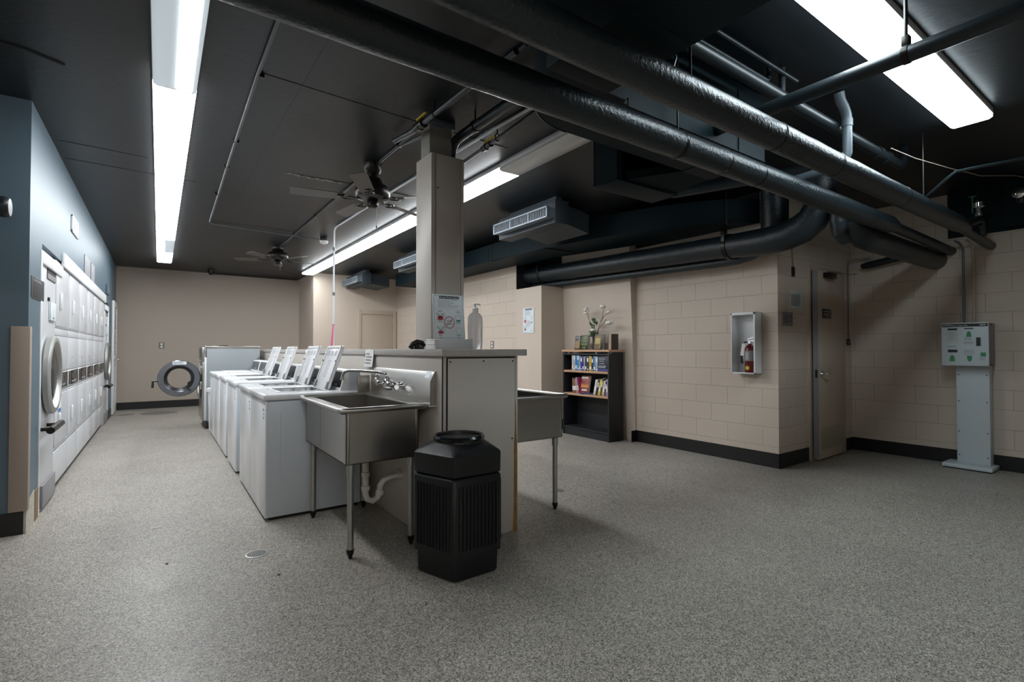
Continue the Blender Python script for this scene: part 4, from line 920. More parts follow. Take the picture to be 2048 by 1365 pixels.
run('stand_pipe', 'fat vertical black pipe rising behind the J-shaped bend', 'pipe', [(5.15, 2.62, 2.44), (5.15, 2.62, 2.7), (5.15, 2.62, CZ)], .13, 'pipe', seg=24)
run('roof_drain', 'black pipe running under the ceiling right of duct outlet', 'pipe', [(4.0, 3.0, 2.74), (4.15, 2.6, 2.74), (4.3, 2.2, 2.74), (4.4, 1.85, 2.74)], .045, 'pipe_s')
# ---------------- pipes and conduits over the washer aisle
t = thing('sprinkler_pipe', (1.52, 2.8, 2.86), 'black pipe with yellow lever left of the column top', 'pipe')
w = MB(); w.tube([(1.56, 2.17, 2.86), (1.54, 2.6, 2.86), (1.517, 3.4, 2.86), (1.508, 3.75, 2.90)], .020, 14); w.build('pipe', M['pipe_s'], t)
w = MB(); w.cyl((1.521, 3.24, 2.86), (1.519, 3.36, 2.86), .032); w.sphere((1.52, 3.30, 2.86), .036); w.build('valve_body', M['bronze'], t)
w = MB(); w.box(1.49, 1.512, 3.16, 3.31, 2.892, 2.902, .004); w.cyl((1.505, 3.30, 2.88), (1.505, 3.30, 2.9), .01); w.build('valve_lever', M['yellow'], t)
w = MB(); rod(w, 1.527, 3.08, 2.89, .005); w.lathe([(.021, -.008), (.025, -.007), (.025, .007), (.021, .008)], (1.527, 3.08, 2.86), 18, 'y'); w.build('hanger', M['bronze'], t)
t = thing('sprinkler_pipe', (2.09, 3.1, 2.86), 'thin black pipe with yellow lever right of the column top', 'pipe')
w = MB(); w.tube([(2.03, 2.17, 2.86), (2.06, 2.6, 2.86), (2.10, 3.2, 2.86), (2.13, 3.9, 2.86), (2.15, 4.4, 2.9)], .014, 14); w.build('pipe', M['pipe_s'], t)
w = MB(); w.cyl((2.108, 3.27, 2.86), (2.113, 3.40, 2.86), .024); w.sphere((2.111, 3.34, 2.86), .030); w.build('valve_body', M['bronze'], t)
w = MB(); w.box(2.085, 2.105, 3.19, 3.34, 2.886, 2.896, .004); w.build('valve_lever', M['yellow'], t)
w = MB(); rod(w, 2.10, 3.17, 2.90, .005); w.tube([(2.10, 3.17, 2.91), (2.082, 3.17, 2.885), (2.082, 3.17, 2.855), (2.10, 3.17, 2.84), (2.118, 3.17, 2.855), (2.118, 3.17, 2.885), (2.10, 3.17, 2.91)], .004, 6); w.build('hanger', M['bronze'], t)
t = thing('water_main', (1.83, 2.8, 2.82), 'thick black pipe dropping into the top of the column', 'pipe')
w = MB(); w.tube([(1.845, 2.17, 2.845), (1.84, 2.6, 2.845), (1.83, 3.24, 2.845), (1.828, 3.33, 2.835), (1.826, 3.385, 2.79), (1.825, 3.40, 2.73), (1.825, 3.40, 2.66)], .036, 18); w.build('pipe', M['pipe_s'], t)
w = MB(); w.lathe([(.037, -.012), (.042, -.012), (.042, .012), (.037, .012)], (1.832, 3.05, 2.845), 18, 'y'); rod(w, 1.832, 3.05, 2.88); w.lathe([(.037, -.02), (.044, -.02), (.044, .02), (.037, .02)], (1.84, 2.55, 2.845), 18, 'y'); w.build('clamp', M['bronze'], t)
G = 'conduits on the ceiling over the washers'
ZC = CZ-.014
t = thing('conduit', (.48, 5, ZC), 'grey conduit along the ceiling left of the fans with right-angle bend', 'conduit', G)
w = MB(); w.tube([(.49, 2.2, ZC), (.482, 3.4, ZC), (.50, 5.2, ZC), (.535, 7.70, ZC)], .0105, 10); w.tube([(.535, 7.70, ZC), (.55, 7.78, ZC), (.60, 7.80, ZC-.005), (1.3, 7.815, ZC-.023), (1.97, 7.89, ZC-.023)], .0095, 10); w.build('tube', M['ceilcond'], t)
for y in (3.4, 4.6, 5.3, 6.3): MB().box(.478, .52, y, y+.03, ZC-.008, CZ, .002).build('clip', M['bronze'], t)
t = thing('conduit', (1.615, 5, ZC), 'dark conduit along the ceiling linking both fans', 'conduit', G)
w = MB(); w.tube([(1.65, 2.2, ZC), (1.625, 2.8, ZC), (1.613, 3.95, ZC), (1.617, 7.9, ZC), (1.615, 9.1, ZC)], .012, 10); w.tube([(1.612, 3.95, ZC), (1.66, 3.7, ZC-.01), (1.70, 3.49, ZC-.01)], .012, 8); w.build('tube', M['pipe_s'], t)
for y in (3.9, 5.7, 6.6, 7.8): MB().box(1.595, 1.64, y, y+.035, ZC-.01, CZ, .002).build('clip', M['bronze'], t)
t = thing('conduit', (1.99, 7, ZC), 'pale conduit bending down from the ceiling behind the washers', 'conduit', G)
w = MB(); w.tube([(2.15, 2.2, ZC), (2.09, 3.2, ZC), (2.03, 5.0, ZC), (1.99, 7.0, ZC), (1.988, 7.08, ZC-.012), (1.987, 7.12, ZC-.05), (1.987, 7.13, 2.80), (1.985, 7.13, 2.0), (1.985, 7.13, 1.25)], .0125, 12); w.build('tube', M['whitecond'], t)
for z in (2.63, 2.0): MB().cyl((1.986, 7.13, z), (1.986, 7.13, z+.045), .018).build('coupling', M['conduit'], t)
M['pink'] = mat('pink_ribbon', (.62, .14, .24), .6)
t = thing('pink_tag', (1.98, 7.11, 1.27), 'pink tag tied at the foot of the pale conduit', 'tag')
w = MB(); w.prism([(1.935, 7.11, 1.262), (1.972, 7.11, 1.262), (1.985, 7.11, 1.60), (1.970, 7.11, 1.60)], (0, -.004, 0)); w.build('ribbon', M['pink'], t)
w = MB(); w.cyl((1.985, 7.13, 1.58), (1.985, 7.13, 1.60), .0145); w.build('tie', M['pink'], t)
t = thing('smoke_detector', (2.05, 7.9, CZ), 'white dome detector on the ceiling beside the pale conduit', 'detector')
w = MB(); w.lathe([(.001, CZ-.05), (.055, CZ-.05), (.055, CZ), (.001, CZ)], (2.05, 7.9, 0), 20); w.build('base', M['blackpl'], t)
w = MB(); w.lathe([(.062, CZ-.05), (.064, CZ-.062), (.05, CZ-.088), (.02, CZ-.10), (.001, CZ-.102)], (2.05, 7.9, 0), 24); w.build('dome', M['white_pl'], t)
t = thing('security_camera', (.9, 12.5, CZ), 'small black dome camera on the ceiling by the back wall', 'camera')
w = MB(); w.lathe([(.001, CZ), (.065, CZ), (.065, CZ-.05), (.001, CZ-.05)], (.9, 12.5, 0), 20); w.build('mount', M['blackpl'], t)
w = MB(); w.sphere((.9, 12.5, CZ-.06), .055); w.build('dome', M['darkglass'], t)
run('conduit', 'thin dark conduit along the back wall ceiling corner', 'conduit', [(.98, 12.98, CZ-.02), (1.8, 12.98, CZ-.02), (2.75, 12.98, CZ-.02)], .011, 'pipe_s')
# ---------------- ceiling fans
def fan(x, y, a0, zb, R, label):
    t = thing('ceiling_fan', (x, y, CZ), label, 'ceiling fan', 'dark ceiling fans')
    w = MB(); w.lathe([(.001, CZ), (.082, CZ), (.078, CZ-.06), (.06, CZ-.085), (.001, CZ-.085)], (x, y, 0), 24); w.build('canopy', M['bronze'], t)
    MB().cyl((x, y, zb+.16), (x, y, CZ-.05), .05).build('downrod', M['bronze'], t)
    w = MB(); w.lathe([(.001, zb+.19), (.075, zb+.19), (.09, zb+.155), (.10, zb+.13), (.142, zb+.115), (.158, zb+.085), (.158, zb+.04), (.145, zb+.01), (.11, zb-.005), (.07, zb-.012), (.001, zb-.012)], (x, y, 0), 32); mo = w.build('motor', M['bronze'], t)
    w = MB(); w.lathe([(.045, zb-.012), (.055, zb-.03), (.055, zb-.06), (.035, zb-.08), (.001, zb-.083)], (x, y, 0), 24); w.build('switch_cup', M['bronze'], mo)
    for k in range(5):
        a = math.radians(a0+72*k); m4 = Matrix.Translation((x, y, zb-.005)) @ Matrix.Rotation(a, 4, 'Z')
        q = MB()
        q.box(.10, .17, -.013, .013, -.004, .004, .002); 
        for s_ in (-1, 1): q.tube([(.155, 0, 0), (.18, s_*.035, -.002), (.215, s_*.048, -.003), (.25, s_*.035, -.004), (.27, s_*.01, -.004)], .006, 6)
        q.cyl((.215, 0, -.006), (.215, 0, .004), .02, seg=12); q.box(.25, .31, -.035, .035, -.006, -.001, .002)
        w = MB(); w.add(q, m4); ir = w.build('blade_iron', M['bronze'], t)
        q = MB(); n = 10; P = []
        for i in range(n+1):
            f = i/n; xx = .25+f*(R-.25); hw = .058+.012*f; 
            if f > .9: hw *= .82
            P.append((xx, hw))
        P = [(a_, -b_) for a_, b_ in P]+[(a_, b_) for a_, b_ in P[::-1]]
        q.prism([(a_, b_, 0) for a_, b_ in P], (0, 0, .006))
        w = MB(); w.add(q, m4 @ Matrix.Rotation(math.radians(11), 4, 'X')); w.build('blade', M['blade'], ir)
    w = MB(); w.cyl((x+.03, y-.02, zb-.08), (x+.03, y-.02, zb-.24), .0015, seg=6); w.lathe([(.001, zb-.27), (.006, zb-.262), (.005, zb-.245), (.001, zb-.238)], (x+.03, y-.02, 0), 10); w.build('pull_chain', M['bronze'], mo)
    return t
fan(1.60, 4.50, 169, 2.635, .70, 'nearer dark ceiling fan left of the column')
fan(1.62, 9.12, 152, 2.755, .68, 'farther dark ceiling fan near the back wall')
# ================================================================ bookcase and what it holds
bx0, bx1, by0, by1 = 4.925, 5.205, 4.727, 5.662
t = thing('bookcase', (5.06, 5.2, 0), 'low black bookcase with oak shelves against the right wall', 'bookcase')
MB().box(bx0, bx1, by0, by0+.022, 0, 1.205, .002).build('side_panel', M['bookblk'], t)
MB().box(bx0, bx1, by1-.022, by1, 0, 1.205, .002).build('side_panel', M['bookblk'], t)
MB().box(bx1-.012, bx1, by0+.022, by1-.022, .03, 1.2).build('back_panel', M['bookblk'], t)
MB().box(bx0+.012, bx0+.03, by0+.022, by1-.022, 0, .10).build('kick_board', M['bookblk'], t)
MB().box(bx0+.004, bx1-.012, by0+.022, by1-.022, .10, .125, .002).build('bottom_shelf', M['bookblk'], t)
MB().box(bx0-.012, bx1+.0, by0-.014, by1+.014, 1.212, 1.243, .003).build('top', M['shelfwood'], t)
MB().box(bx0+.006, bx1-.012, by0+.022, by1-.022, 1.165, 1.190, .002).build('top_rail', M['bookblk'], t)
S1, S2 = .945, .612
for z in (S1, S2): MB().box(bx0+.001, bx1-.012, by0+.022, by1-.022, z-.03, z, .002).build('shelf', M['shelfwood'], t)
w = MB()
for y in (by0+.01, by0+.25, by1-.12, by1-.02): w.box(bx0+.012, bx0+.05, y-.018, y+.018, 1.19, 1.212)
w.build('top_spacer', M['plaque'], t)
def book(label, group, y, z, T, Hh, D, col, stripe=None, text=None, tilt=0, x=4.95, cover_face=None):
    """upright book, spine to the room (-x); y is its left (far) edge, T its thickness"""
    o = Vector((x, y, z)); R = Matrix.Translation(o) @ Matrix.Rotation(math.radians(tilt), 4, 'X')
    t = thing('book', tuple(o), label, 'book', group)
    def L(q): k = MB(); k.add(q, R); return k
    q = MB(); q.box(0, D, -T, 0, 0, Hh, .0015); q2 = MB(); 
    c = L(q).build('cover', bookmat(col), t)
    q = MB(); q.box(.006, D+.0015, -T+.003, -.003, .004, Hh+.0015); L(q).build('pages', M['pages'], t)
    if stripe or text:
        q = MB(); q.m = 0
        if stripe:
            for a, b in stripe: q.box(-.0008, .002, -T*.86, -T*.14, Hh*a, Hh*b)
        if text:
            q.text(text, T*.62, (-.0012, -T*.78, Hh*.93), -UZ, -UY if False else UY)
        k = MB(); k.add(q, R); k.build('spine_print', M['paper'], c)
    return t
g1 = 'books standing on the upper shelf'; g2 = 'books on the lower shelf'
row = [(5.490, .030, .245, (.50, .44, .36), 'tall pale cream book at left end of the upper shelf', 'white streak'),
       (5.456, .036, .252, (.42, .42, .44), 'tall grey-white book second on the upper shelf', ''),
       (5.418, .040, .245, (.03, .20, .50), 'tall bright blue book on the upper shelf', ''),
       (5.376, .038, .245, (.05, .27, .55), 'tall sky blue book right of the bright blue one', ''),
       (5.334, .026, .205, (.40, .30, .24), 'thin buff book between blue books on upper shelf', ''),
       (5.305, .034, .205, (.03, .05, .38), 'deep blue book in middle of the upper shelf', ''),
       (5.268, .028, .205, (.02, .03, .22), 'navy book right of the deep blue one', ''),
       (5.237, .018, .20, (.55, .52, .48), 'thin white book in middle of the upper shelf', ''),
       (5.216, .036, .205, (.03, .035, .04), 'black book with pale lower spine on the upper shelf', ''),
       (5.177, .040, .205, (.05, .06, .08), 'charcoal book left of the yellow one on upper shelf', ''),
       (5.131, .050, .205, (.50, .34, .06), 'thick yellow-gold book on the upper shelf', ''),
       (5.078, .030, .19, (.03, .03, .04), 'thin black book right of the yellow one on upper shelf', ''),
       (5.044, .036, .205, (.10, .24, .42), 'light blue patterned book on the upper shelf', ''),
       (5.005, .044, .205, (.30, .40, .50), 'pale blue book beside the face-out dark cover', '')]
for i, (y, T, Hh, c, lb, _) in enumerate(row):
    book(lb, g1, y, S1, T, Hh, .14, c, stripe=[(.08, .14), (.62, .88)] if i % 2 else [(.1, .3)])
def faceout(label, y0, y1, z, Hh, col, mats, draw, x=4.955, lean=6, group=None, depth=.03):
    """book or frame standing face-out; front toward -x"""
    t = thing('book', (x, (y0+y1)/2, z), label, 'book', group)
    R = Matrix.Translation((x, 0, z)) @ Matrix.Rotation(math.radians(lean), 4, 'Y')
    q = MB(); q.box(0, depth, y0, y1, 0, Hh, .0015); k = MB(); k.add(q, R); c = k.build('cover', bookmat(col), t)
    q = MB(); q.box(.003, depth-.003, y0-.001, y1-.003, .003, Hh+.0015); k = MB(); k.add(q, R); k.build('pages', M['pages'], t)
    q = MB(); draw(q); k = MB()
    for f in q.b.faces: pass
    mp = {v: k.b.verts.new(R @ v.co) for v in q.b.verts}
    for f in q.b.faces:
        g = k.b.faces.new([mp[v] for v in f.verts]); g.material_index = f.material_index
    q.b.free(); k.build('cover_print', mats, c)
    return t
E0 = Vector((-.0008, 0, 0)); U_ = -UY
def d1(q):
    q.m = 0; q.quad((-.0008, 4.957, 0), U_, UZ, .004, .185, .005, .035); q.m = 1
    for k, (s, zz) in enumerate((('THE', .165), ('SILENT', .135), ('HOUSE', .10))): q.lines((-.0008, 4.945, zz), U_, UZ, .12, 1, .02, .014, .2, .5)
    q.lines((-.0008, 4.945, .066), U_, UZ, .15, 2, .018, .016, .0, .1)
faceout('dark novel turned face-out at right end of upper shelf', 4.772, 4.957, S1, .21, (.02, .022, .04), [bookmat((.07, .07, .25)), M['greyink']], d1, 4.945, 3, g1)
low = [(5.497, .020, .215, (.25, .06, .05), 'thin dark red book at left end of the lower shelf', 2), (5.474, .022, .20, (.28, .13, .09), 'brown-red book second on the lower shelf', 3), (5.450, .018, .21, (.06, .03, .03), 'very dark book third on the lower shelf', 5),
       (5.428, .028, .20, (.36, .25, .15), 'leaning kraft-coloured book on the lower shelf', 8), (5.392, .018, .23, (.40, .36, .34), 'leaning grey book on the lower shelf', 10), (5.368, .016, .23, (.36, .05, .18), 'leaning crimson book before the red face-out cover', 11)]
for y, T, Hh, c, lb, tl in low: book(lb, g2, y-.02, S2+.001, T, Hh, .14, c, stripe=[(.2, .5)], tilt=-tl)
def d2(q):
    q.m = 0; q.lines((-.0008, 5.325, .225), U_, UZ, .13, 1, .02, .024, 0, .1); q.m = 1; q.quad((-.0008, 5.335, 0), U_, UZ, .008, .165, .09, .145); q.m = 2; q.quad((-.0009, 5.335, 0), U_, UZ, .02, .15, .10, .12)
    q.m = 0; q.lines((-.0008, 5.30, .045), U_, UZ, .115, 1, .02, .026, 0, .05)
faceout('red thriller turned face-out in middle of the lower shelf', 5.165, 5.342, S2, .262, (.22, .03, .02), [M['paper'], bookmat((.45, .12, .03)), bookmat((.55, .26, .06))], d2, 4.955, 12, g2)
t = thing('book', (5.0, 5.2, S2), 'thin navy book lying flat under the red one', 'book', g2)
m4 = Matrix.Translation((4.99, 5.185, S2+.011)) @ Matrix.Rotation(math.radians(14), 4, 'Z')
w = MB(); w.xbox(m4, .125, .20, .018, .0015); w.build('cover', bookmat((.03, .05, .14)), t)
w = MB(); w.xbox(m4 @ Matrix.Translation((.002, 0, 0)), .124, .202, .012); w.build('pages', M['pages'], t)
low2 = [(5.052, .042, .215, (.58, .57, .52), 'leaning white book with green print on the lower shelf', -14), (5.003, .030, .225, (.02, .02, .03), 'leaning black book between white and yellow ones', -14),
        (4.965, .038, .215, (.62, .52, .05), 'leaning bright yellow book on the lower shelf', -14), (4.920, .022, .24, (.12, .09, .03), 'tall leaning dark olive book on the lower shelf', -12),
        (4.888, .040, .205, (.55, .45, .43), 'leaning pinkish white book on the lower shelf', -12), (4.842, .030, .20, (.12, .08, .06), 'leaning brown book near right end of the lower shelf', -9), (4.806, .034, .225, (.36, .28, .42), 'upright lilac book at right end of the lower shelf', 0)]
for i, (y, T, Hh, c, lb, tl) in enumerate(low2): book(lb, g2, y+.0, S2+.001+T*math.sin(math.radians(-tl)), T, Hh, .14, c, stripe=[(.25, .6)] if i % 2 == 0 else [(.5, .8)], tilt=-tl)
# on the top
TZ = 1.243
def d3(q):
    q.m = 0; q.quad((-.0008, 5.49, 0), U_, UZ, .006, .10, .02, .13); q.m = 1; q.lines((-.0009, 5.478, .168), U_, UZ, .075, 1, .02, .022, 0, .1); q.quad((-.0009, 5.49, 0), U_, UZ, .088, .10, .02, .175)
faceout('small brown-gold paperback standing left on the bookcase top', 5.385, 5.492, TZ, .205, (.05, .035, .02), [bookmat((.30, .18, .05)), M['greyink']], d3, 5.0, 8, 'face-out books on the bookcase top')
def d4(q):
    q.m = 0
    for k, s in enumerate(('LEE', 'CHILD', 'MAKE', 'ME')): q.text(s, .047, (-.001, 5.292, .158-k*.048), U_, UZ, 'CENTER', 1.0 if k not in (0, 3) else 1.25)
faceout('black paperback with lime green title on the bookcase top', 5.215, 5.374, TZ, .212, (.012, .013, .012), [bookmat((.34, .48, .04))], d4, 5.0, 8, 'face-out books on the bookcase top')
def d5(q):
    q.m = 0; q.quad((-.0008, 5.075, 0), U_, UZ, .004, .125, .012, .205); q.m = 1; q.quad((-.0010, 5.075, 0), U_, UZ, .02, .11, .085, .165); q.m = 2; q.lines((-.0011, 5.066, .065), U_, UZ, .10, 3, .018, .008, 0, .2)
faceout('black paperback with gold scene before the flower vase', 4.90, 5.078, TZ, .215, (.02, .016, .012), [bookmat((.22, .13, .03)), bookmat((.45, .33, .08)), M['ink']], d5, 4.985, 8, 'face-out books on the bookcase top')
t = thing('book', (5.05, 4.80, TZ), 'tan hardback standing edge-on at right on the bookcase top', 'book')
MB().box(4.985, 5.12, 4.792, 4.80, TZ, TZ+.215, .001).box(4.985, 5.12, 4.735, 4.742, TZ, TZ+.215, .001).build('cover', bookmat((.05, .035, .03)), t)
MB().box(4.988, 5.115, 4.742, 4.792, TZ+.002, TZ+.212).build('pages', bookmat((.40, .30, .21)), t)
t = thing('flower_vase', (5.09, 5.15, TZ), 'dark vase of white silk flowers and twigs on the bookcase', 'vase')
w = MB(); w.lathe([(.001, TZ), (.045, TZ), (.05, TZ+.02), (.045, TZ+.10), (.05, TZ+.19), (.056, TZ+.20), (.05, TZ+.20), (.042, TZ+.19), (.001, TZ+.18)], (5.09, 5.14, 0), 22); w.build('vase', M['vase'], t)
top = Vector((5.09, 5.14, TZ+.19)); stems = MB(); fl = MB(); lv = MB()
def stem(pts, r=.0035): stems.tube([top]+[Vector(p) for p in pts], r, 7)
stem([(5.08, 5.21, 1.58), (5.06, 5.255, 1.70), (5.05, 5.285, 1.80)]); stem([(5.09, 5.06, 1.60), (5.08, 5.0, 1.70), (5.08, 4.965, 1.82)]); stem([(5.09, 5.06, 1.56), (5.07, 4.96, 1.62), (5.05, 4.90, 1.66), (5.05, 4.835, 1.62)])
stems.tube([(5.085, 5.0, 1.69), (5.07, 4.93, 1.73), (5.06, 4.84, 1.75)], .003, 6); stems.tube([(5.09, 5.03, 1.64), (5.07, 4.97, 1.69), (5.06, 4.955, 1.72)], .0025, 6); stems.tube([(5.06, 5.26, 1.70), (5.05, 5.22, 1.74)], .0025, 6)
stems.tube([(5.07, 5.19, 1.30), (5.05, 5.22, 1.26), (5.04, 5.24, 1.25)], .0025, 6)
stems.build('stems', M['twig'], t)
def flower(mb, c, r):
    for k in range(7):
        a = 2*math.pi*k/7+random.random()*.4; el = random.uniform(-.2, .9)
        d = Vector((math.cos(a)*math.cos(el), math.sin(a)*math.cos(el), math.sin(el)))
        mb.sphere(Vector(c)+d*r*.55, r*.55, random.uniform(.7, 1), random.uniform(.7, 1), random.uniform(.45, .8), 8, 6)
for c, r in (((5.05, 5.285, 1.81), .048), ((5.05, 5.30, 1.765), .042), ((5.05, 5.27, 1.845), .032), ((5.06, 4.965, 1.835), .050), ((5.05, 4.835, 1.755), .034), ((5.05, 4.825, 1.60), .064), ((5.04, 5.14, 1.52), .04)): flower(fl, c, r)
fl.build('blossoms', M['petal'], t)
def leaf3(mb, a, b, w_):
    a, b = Vector(a), Vector(b); d = b-a; n = d.cross(Vector((1, .2, .1))).normalized(); mid = a+d*.5+Vector((random.uniform(-.01, .01), 0, .012))
    mb.poly([a, mid-n*w_, b, mid+n*w_])
for i in range(46):
    a = random.uniform(0, 2*math.pi); r = random.uniform(.05, .13); leaf3(lv, top+Vector((0, 0, random.uniform(-.01, .02))), top+Vector((.4*r*math.cos(a)-.02, r*math.sin(a)+.03, random.uniform(-.01, .09))), .009)
for i in range(18):
    c = Vector((5.07+random.uniform(-.03, .02), 5.15+random.uniform(-.05, .05), 1.47+.19*random.random())); leaf3(lv, c, c+Vector((random.uniform(-.03, .02), random.uniform(-.06, .06), random.uniform(.02, .09))), .022)
lv.build('leaves', M['leaf'], t)
# ================================================================ extinguisher cabinet
x0, x1, y0, y1, z0, z1 = 5.168, 5.305, 2.845, 3.12, .985, 1.648
t = thing('extinguisher_cabinet', (5.24, 2.98, z0), 'white open extinguisher cabinet on the block wall', 'cabinet')
w = MB(); h = .008
w.box(x0, x1, y0, y0+h, z0, z1, .002); w.box(x0, x1, y1-h, y1, z0, z1, .002); w.box(x0, x1, y0, y1, z0, z0+h, .002); w.box(x0, x1, y0, y1, z1-h, z1, .002); w.box(x1-.006, x1, y0, y1, z0, z1); w.build('box', M['white_trim'], t)
w = MB()
for a in ((y0, y0+.018, z0, z1), (y1-.012, y1, z0, z1), (y0, y1, z0, z0+.014), (y0, y1, z1-.026, z1)): w.box(x0-.004, x0+.002, *a, .001)
w.build('front_frame', M['white_trim'], t)
ex, ey = 5.24, 2.945
t = thing('fire_extinguisher', (ex, ey, z0+.008), 'red fire extinguisher standing in the white wall cabinet', 'fire extinguisher')
zb = z0+.0085
w = MB(); w.lathe([(.001, zb), (.048, zb), (.052, zb+.01), (.052, zb+.245), (.047, zb+.27), (.03, zb+.295), (.019, zb+.302), (.019, zb+.315), (.001, zb+.315)], (ex, ey, 0), 28); w.build('cylinder', M['extred'], t)
w = MB(); w.m = 0; w.lathe([(.0523, zb+.13), (.0526, zb+.135), (.0526, zb+.235), (.0523, zb+.24)], (ex, ey, 0), 28); w.m = 1
w.lines((ex-.0535, ey+.02, zb+.215), -UY, UZ, .04, 6, .013, .005); w.build('label_band', [M['plaque'], M['paper']], t)
w = MB(); w.cyl((ex-.051, ey, zb+.055), (ex-.0536, ey, zb+.055), .022); w.build('round_sticker', M['yellow'], t)
w = MB(); w.cyl((ex, ey, zb+.315), (ex, ey, zb+.345), .016); w.prism([(ex-.008, ey+.02, zb+.335), (ex-.008, ey-.09, zb+.345), (ex-.008, ey-.09, zb+.355), (ex-.008, ey+.02, zb+.352)], (.016, 0, 0)); w.prism([(ex-.008, ey+.02, zb+.36), (ex-.008, ey-.085, zb+.395), (ex-.008, ey-.085, zb+.403), (ex-.008, ey+.02, zb+.372)], (.016, 0, 0)); w.cyl((ex-.016, ey-.01, zb+.33), (ex-.03, ey-.01, zb+.33), .015); w.build('valve_handle', M['chrome'], t)
w = MB(); w.tube([(ex, ey+.012, zb+.335), (ex-.005, ey+.05, zb+.335), (ex-.005, ey+.085, zb+.30), (ex-.005, ey+.095, zb+.24), (ex-.005, ey+.092, zb+.16), (ex-.005, ey+.088, zb+.10)], .010, 10, rs=[.008, .009, .009, .009, .009, .014]); w.build('hose', M['blackpl'], t)
w = MB(); w.prism([(ex-.035, ey+.03, zb+.32), (ex-.035, ey+.07, zb+.32), (ex-.046, ey+.085, zb+.19), (ex-.046, ey+.045, zb+.185)], (-.0008, 0, 0)); w.build('inspection_tag', M['paper'], t)
# ================================================================ around the beige door
def flat(name, x0, x1, z0, z1, label, cat, mats, n=6, dep=.003, y=2.675, mk=None):
    w = MB(); w.box(x0, x1, y-dep, y, z0, z1, .0008); w.m = 1
    if mk: mk(w, y-dep-.0006)
    else: w.lines((x0+.02, y-dep-.0006, z1-.04), UX, UZ, x1-x0-.04, n, (z1-z0-.05)/n, (z1-z0)/n*.35)
    return tag(w.build(name, mats, loc=((x0+x1)/2, y, z0)), label, cat)
M['palenotice'] = mat('pale_notice', (.50, .54, .54), .6)
flat('paper_notice', 5.565, 5.825, 1.70, 1.895, 'pale printed notice on wall above the square plaque', 'notice', [M['palenotice'], M['ink']], 9)
def mkp(w, y):
    w.lines((5.42, y, 1.625), UX, UZ, .12, 5, .022, .008); w.stroke((5.56, y, 1.57), UX, UZ, circ(.012, .012, .018, .034, 20), .008, True)
flat('square_plaque', 5.395, 5.615, 1.50, 1.648, 'grey square plaque between block corner and door', 'sign', [M['plaque'], M['ink'], M['red']], 4, .006, mk=mkp)
t = thing('wall_strip', (5.64, 2.66, 2.03), 'small black strip box high left of the beige door', 'box')
MB().box(5.60, 5.645, 2.655, 2.675, 2.04, 2.145, .003).build('body', M['blackpl'], t); MB().cyl((5.622, 2.662, 2.145), (5.60, 2.664, 2.36), .007).build('feed_tube', M['tan'], t)
t = thing('door_conduit', (6.98, 2.66, 1.8), 'thin grey conduit hanging on the wall right of the door', 'conduit')
w = MB(); w.tube([(7.08, 2.45, 2.36), (7.02, 2.60, 2.36), (6.985, 2.650, 2.33), (6.98, 2.655, 2.25), (6.98, 2.655, 1.36)], .0085, 10); w.tube([(6.40, 2.645, 2.165), (6.98, 2.645, 2.175), (7.10, 2.6, 2.19)], .004, 6); w.build('tube', M['conduit'], t)
w = MB(); w.cyl((6.98, 2.655, 1.38), (6.98, 2.655, 1.33), .016); w.cyl((6.965, 2.653, 1.33), (6.965, 2.64, 1.30), .02); w.build('end_box', M['blackpl'], t)
# ================================================================ card vending box on its pedestal
t = thing('card_machine', (6.95, 1.53, 0), 'pale card vending box on a grey pedestal by the dark wall', 'vending machine')
MB().box(6.818, 7.106, 1.33, 1.725, .012, .05, .004).build('foot_plate', M['palepost'], t)
MB().box(6.83, 7.09, 1.34, 1.71, 0, .013).build('foot_pad', M['cove'], t)
ped = MB().box(6.975, 7.105, 1.372, 1.636, .05, 1.085, .004).build('pedestal', M['palepost'], t)
w = MB()
for y in (1.392, 1.616):
    for z in (.13, .38, .70, .98): w.cyl((6.972, y, z), (6.976, y, z), .006, seg=8)
w.build('screw', M['bronze'], ped)
fx = 6.832
w = MB(); w.box(fx+.006, 7.10, 1.352, 1.712, 1.082, 1.520, .004); bxo = w.build('box', M['plaque'], t)
w = MB(); w.box(fx, fx+.008, 1.345, 1.718, 1.078, 1.526, .003); fp = w.build('front_plate', M['palepost'], bxo)
O = Vector((fx-.0008, 1.718, 1.078)); V_ = UZ
def Q(w, a, b, c, d): w.quad(O, -UY, V_, a*.373, b*.373, c*.448, d*.448)
w = MB()
w.m = 0; Q(w, .015, .985, .905, .975); w.m = 3; w.text('VTM', .027, O+Vector((-.0006, -.012, .411)), -UY, UZ, 'LEFT', 1.3); w.text('Value Adder Plus', .019, O+Vector((-.0006, -.082, .413)), -UY, UZ)
w.lines(O+Vector((-.0006, -.305, .424)), -UY, UZ, .055, 2, .008, .004)
w.m = 0; Q(w, .14, .35, .83, .875); Q(w, .50, .69, .85, .875); Q(w, .14, .35, .31, .375)
w.m = 4; Q(w, .10, .375, .53, .81); w.m = 2
w.lines(O+Vector((-.001, -.055, .345)), -UY, UZ, .075, 6, .015, .005, .1, .3)
w.lines(O+Vector((-.0004, -.045, .205)), -UY, UZ, .085, 2, .013, .006); w.lines(O+Vector((-.0004, -.185, .29)), -UY, UZ, .07, 3, .012, .006); w.lines(O+Vector((-.0004, -.180, .245)), -UY, UZ, .085, 3, .010, .006); w.lines(O+Vector((-.0004, -.180, .16)), -UY, UZ, .085, 4, .013, .006); w.lines(O+Vector((-.0004, -.30, .085)), -UY, UZ, .05, 3, .012, .006)
w.m = 1
def bell(cx, cz, s, up=1): w.poly([O+Vector((-.0004, -(cx+a*s), cz+b*s*1.45*up)) for a, b in ((-.5, 0), (.5, 0), (.42, .62), (.2, .95), (-.2, .95), (-.42, .62))])
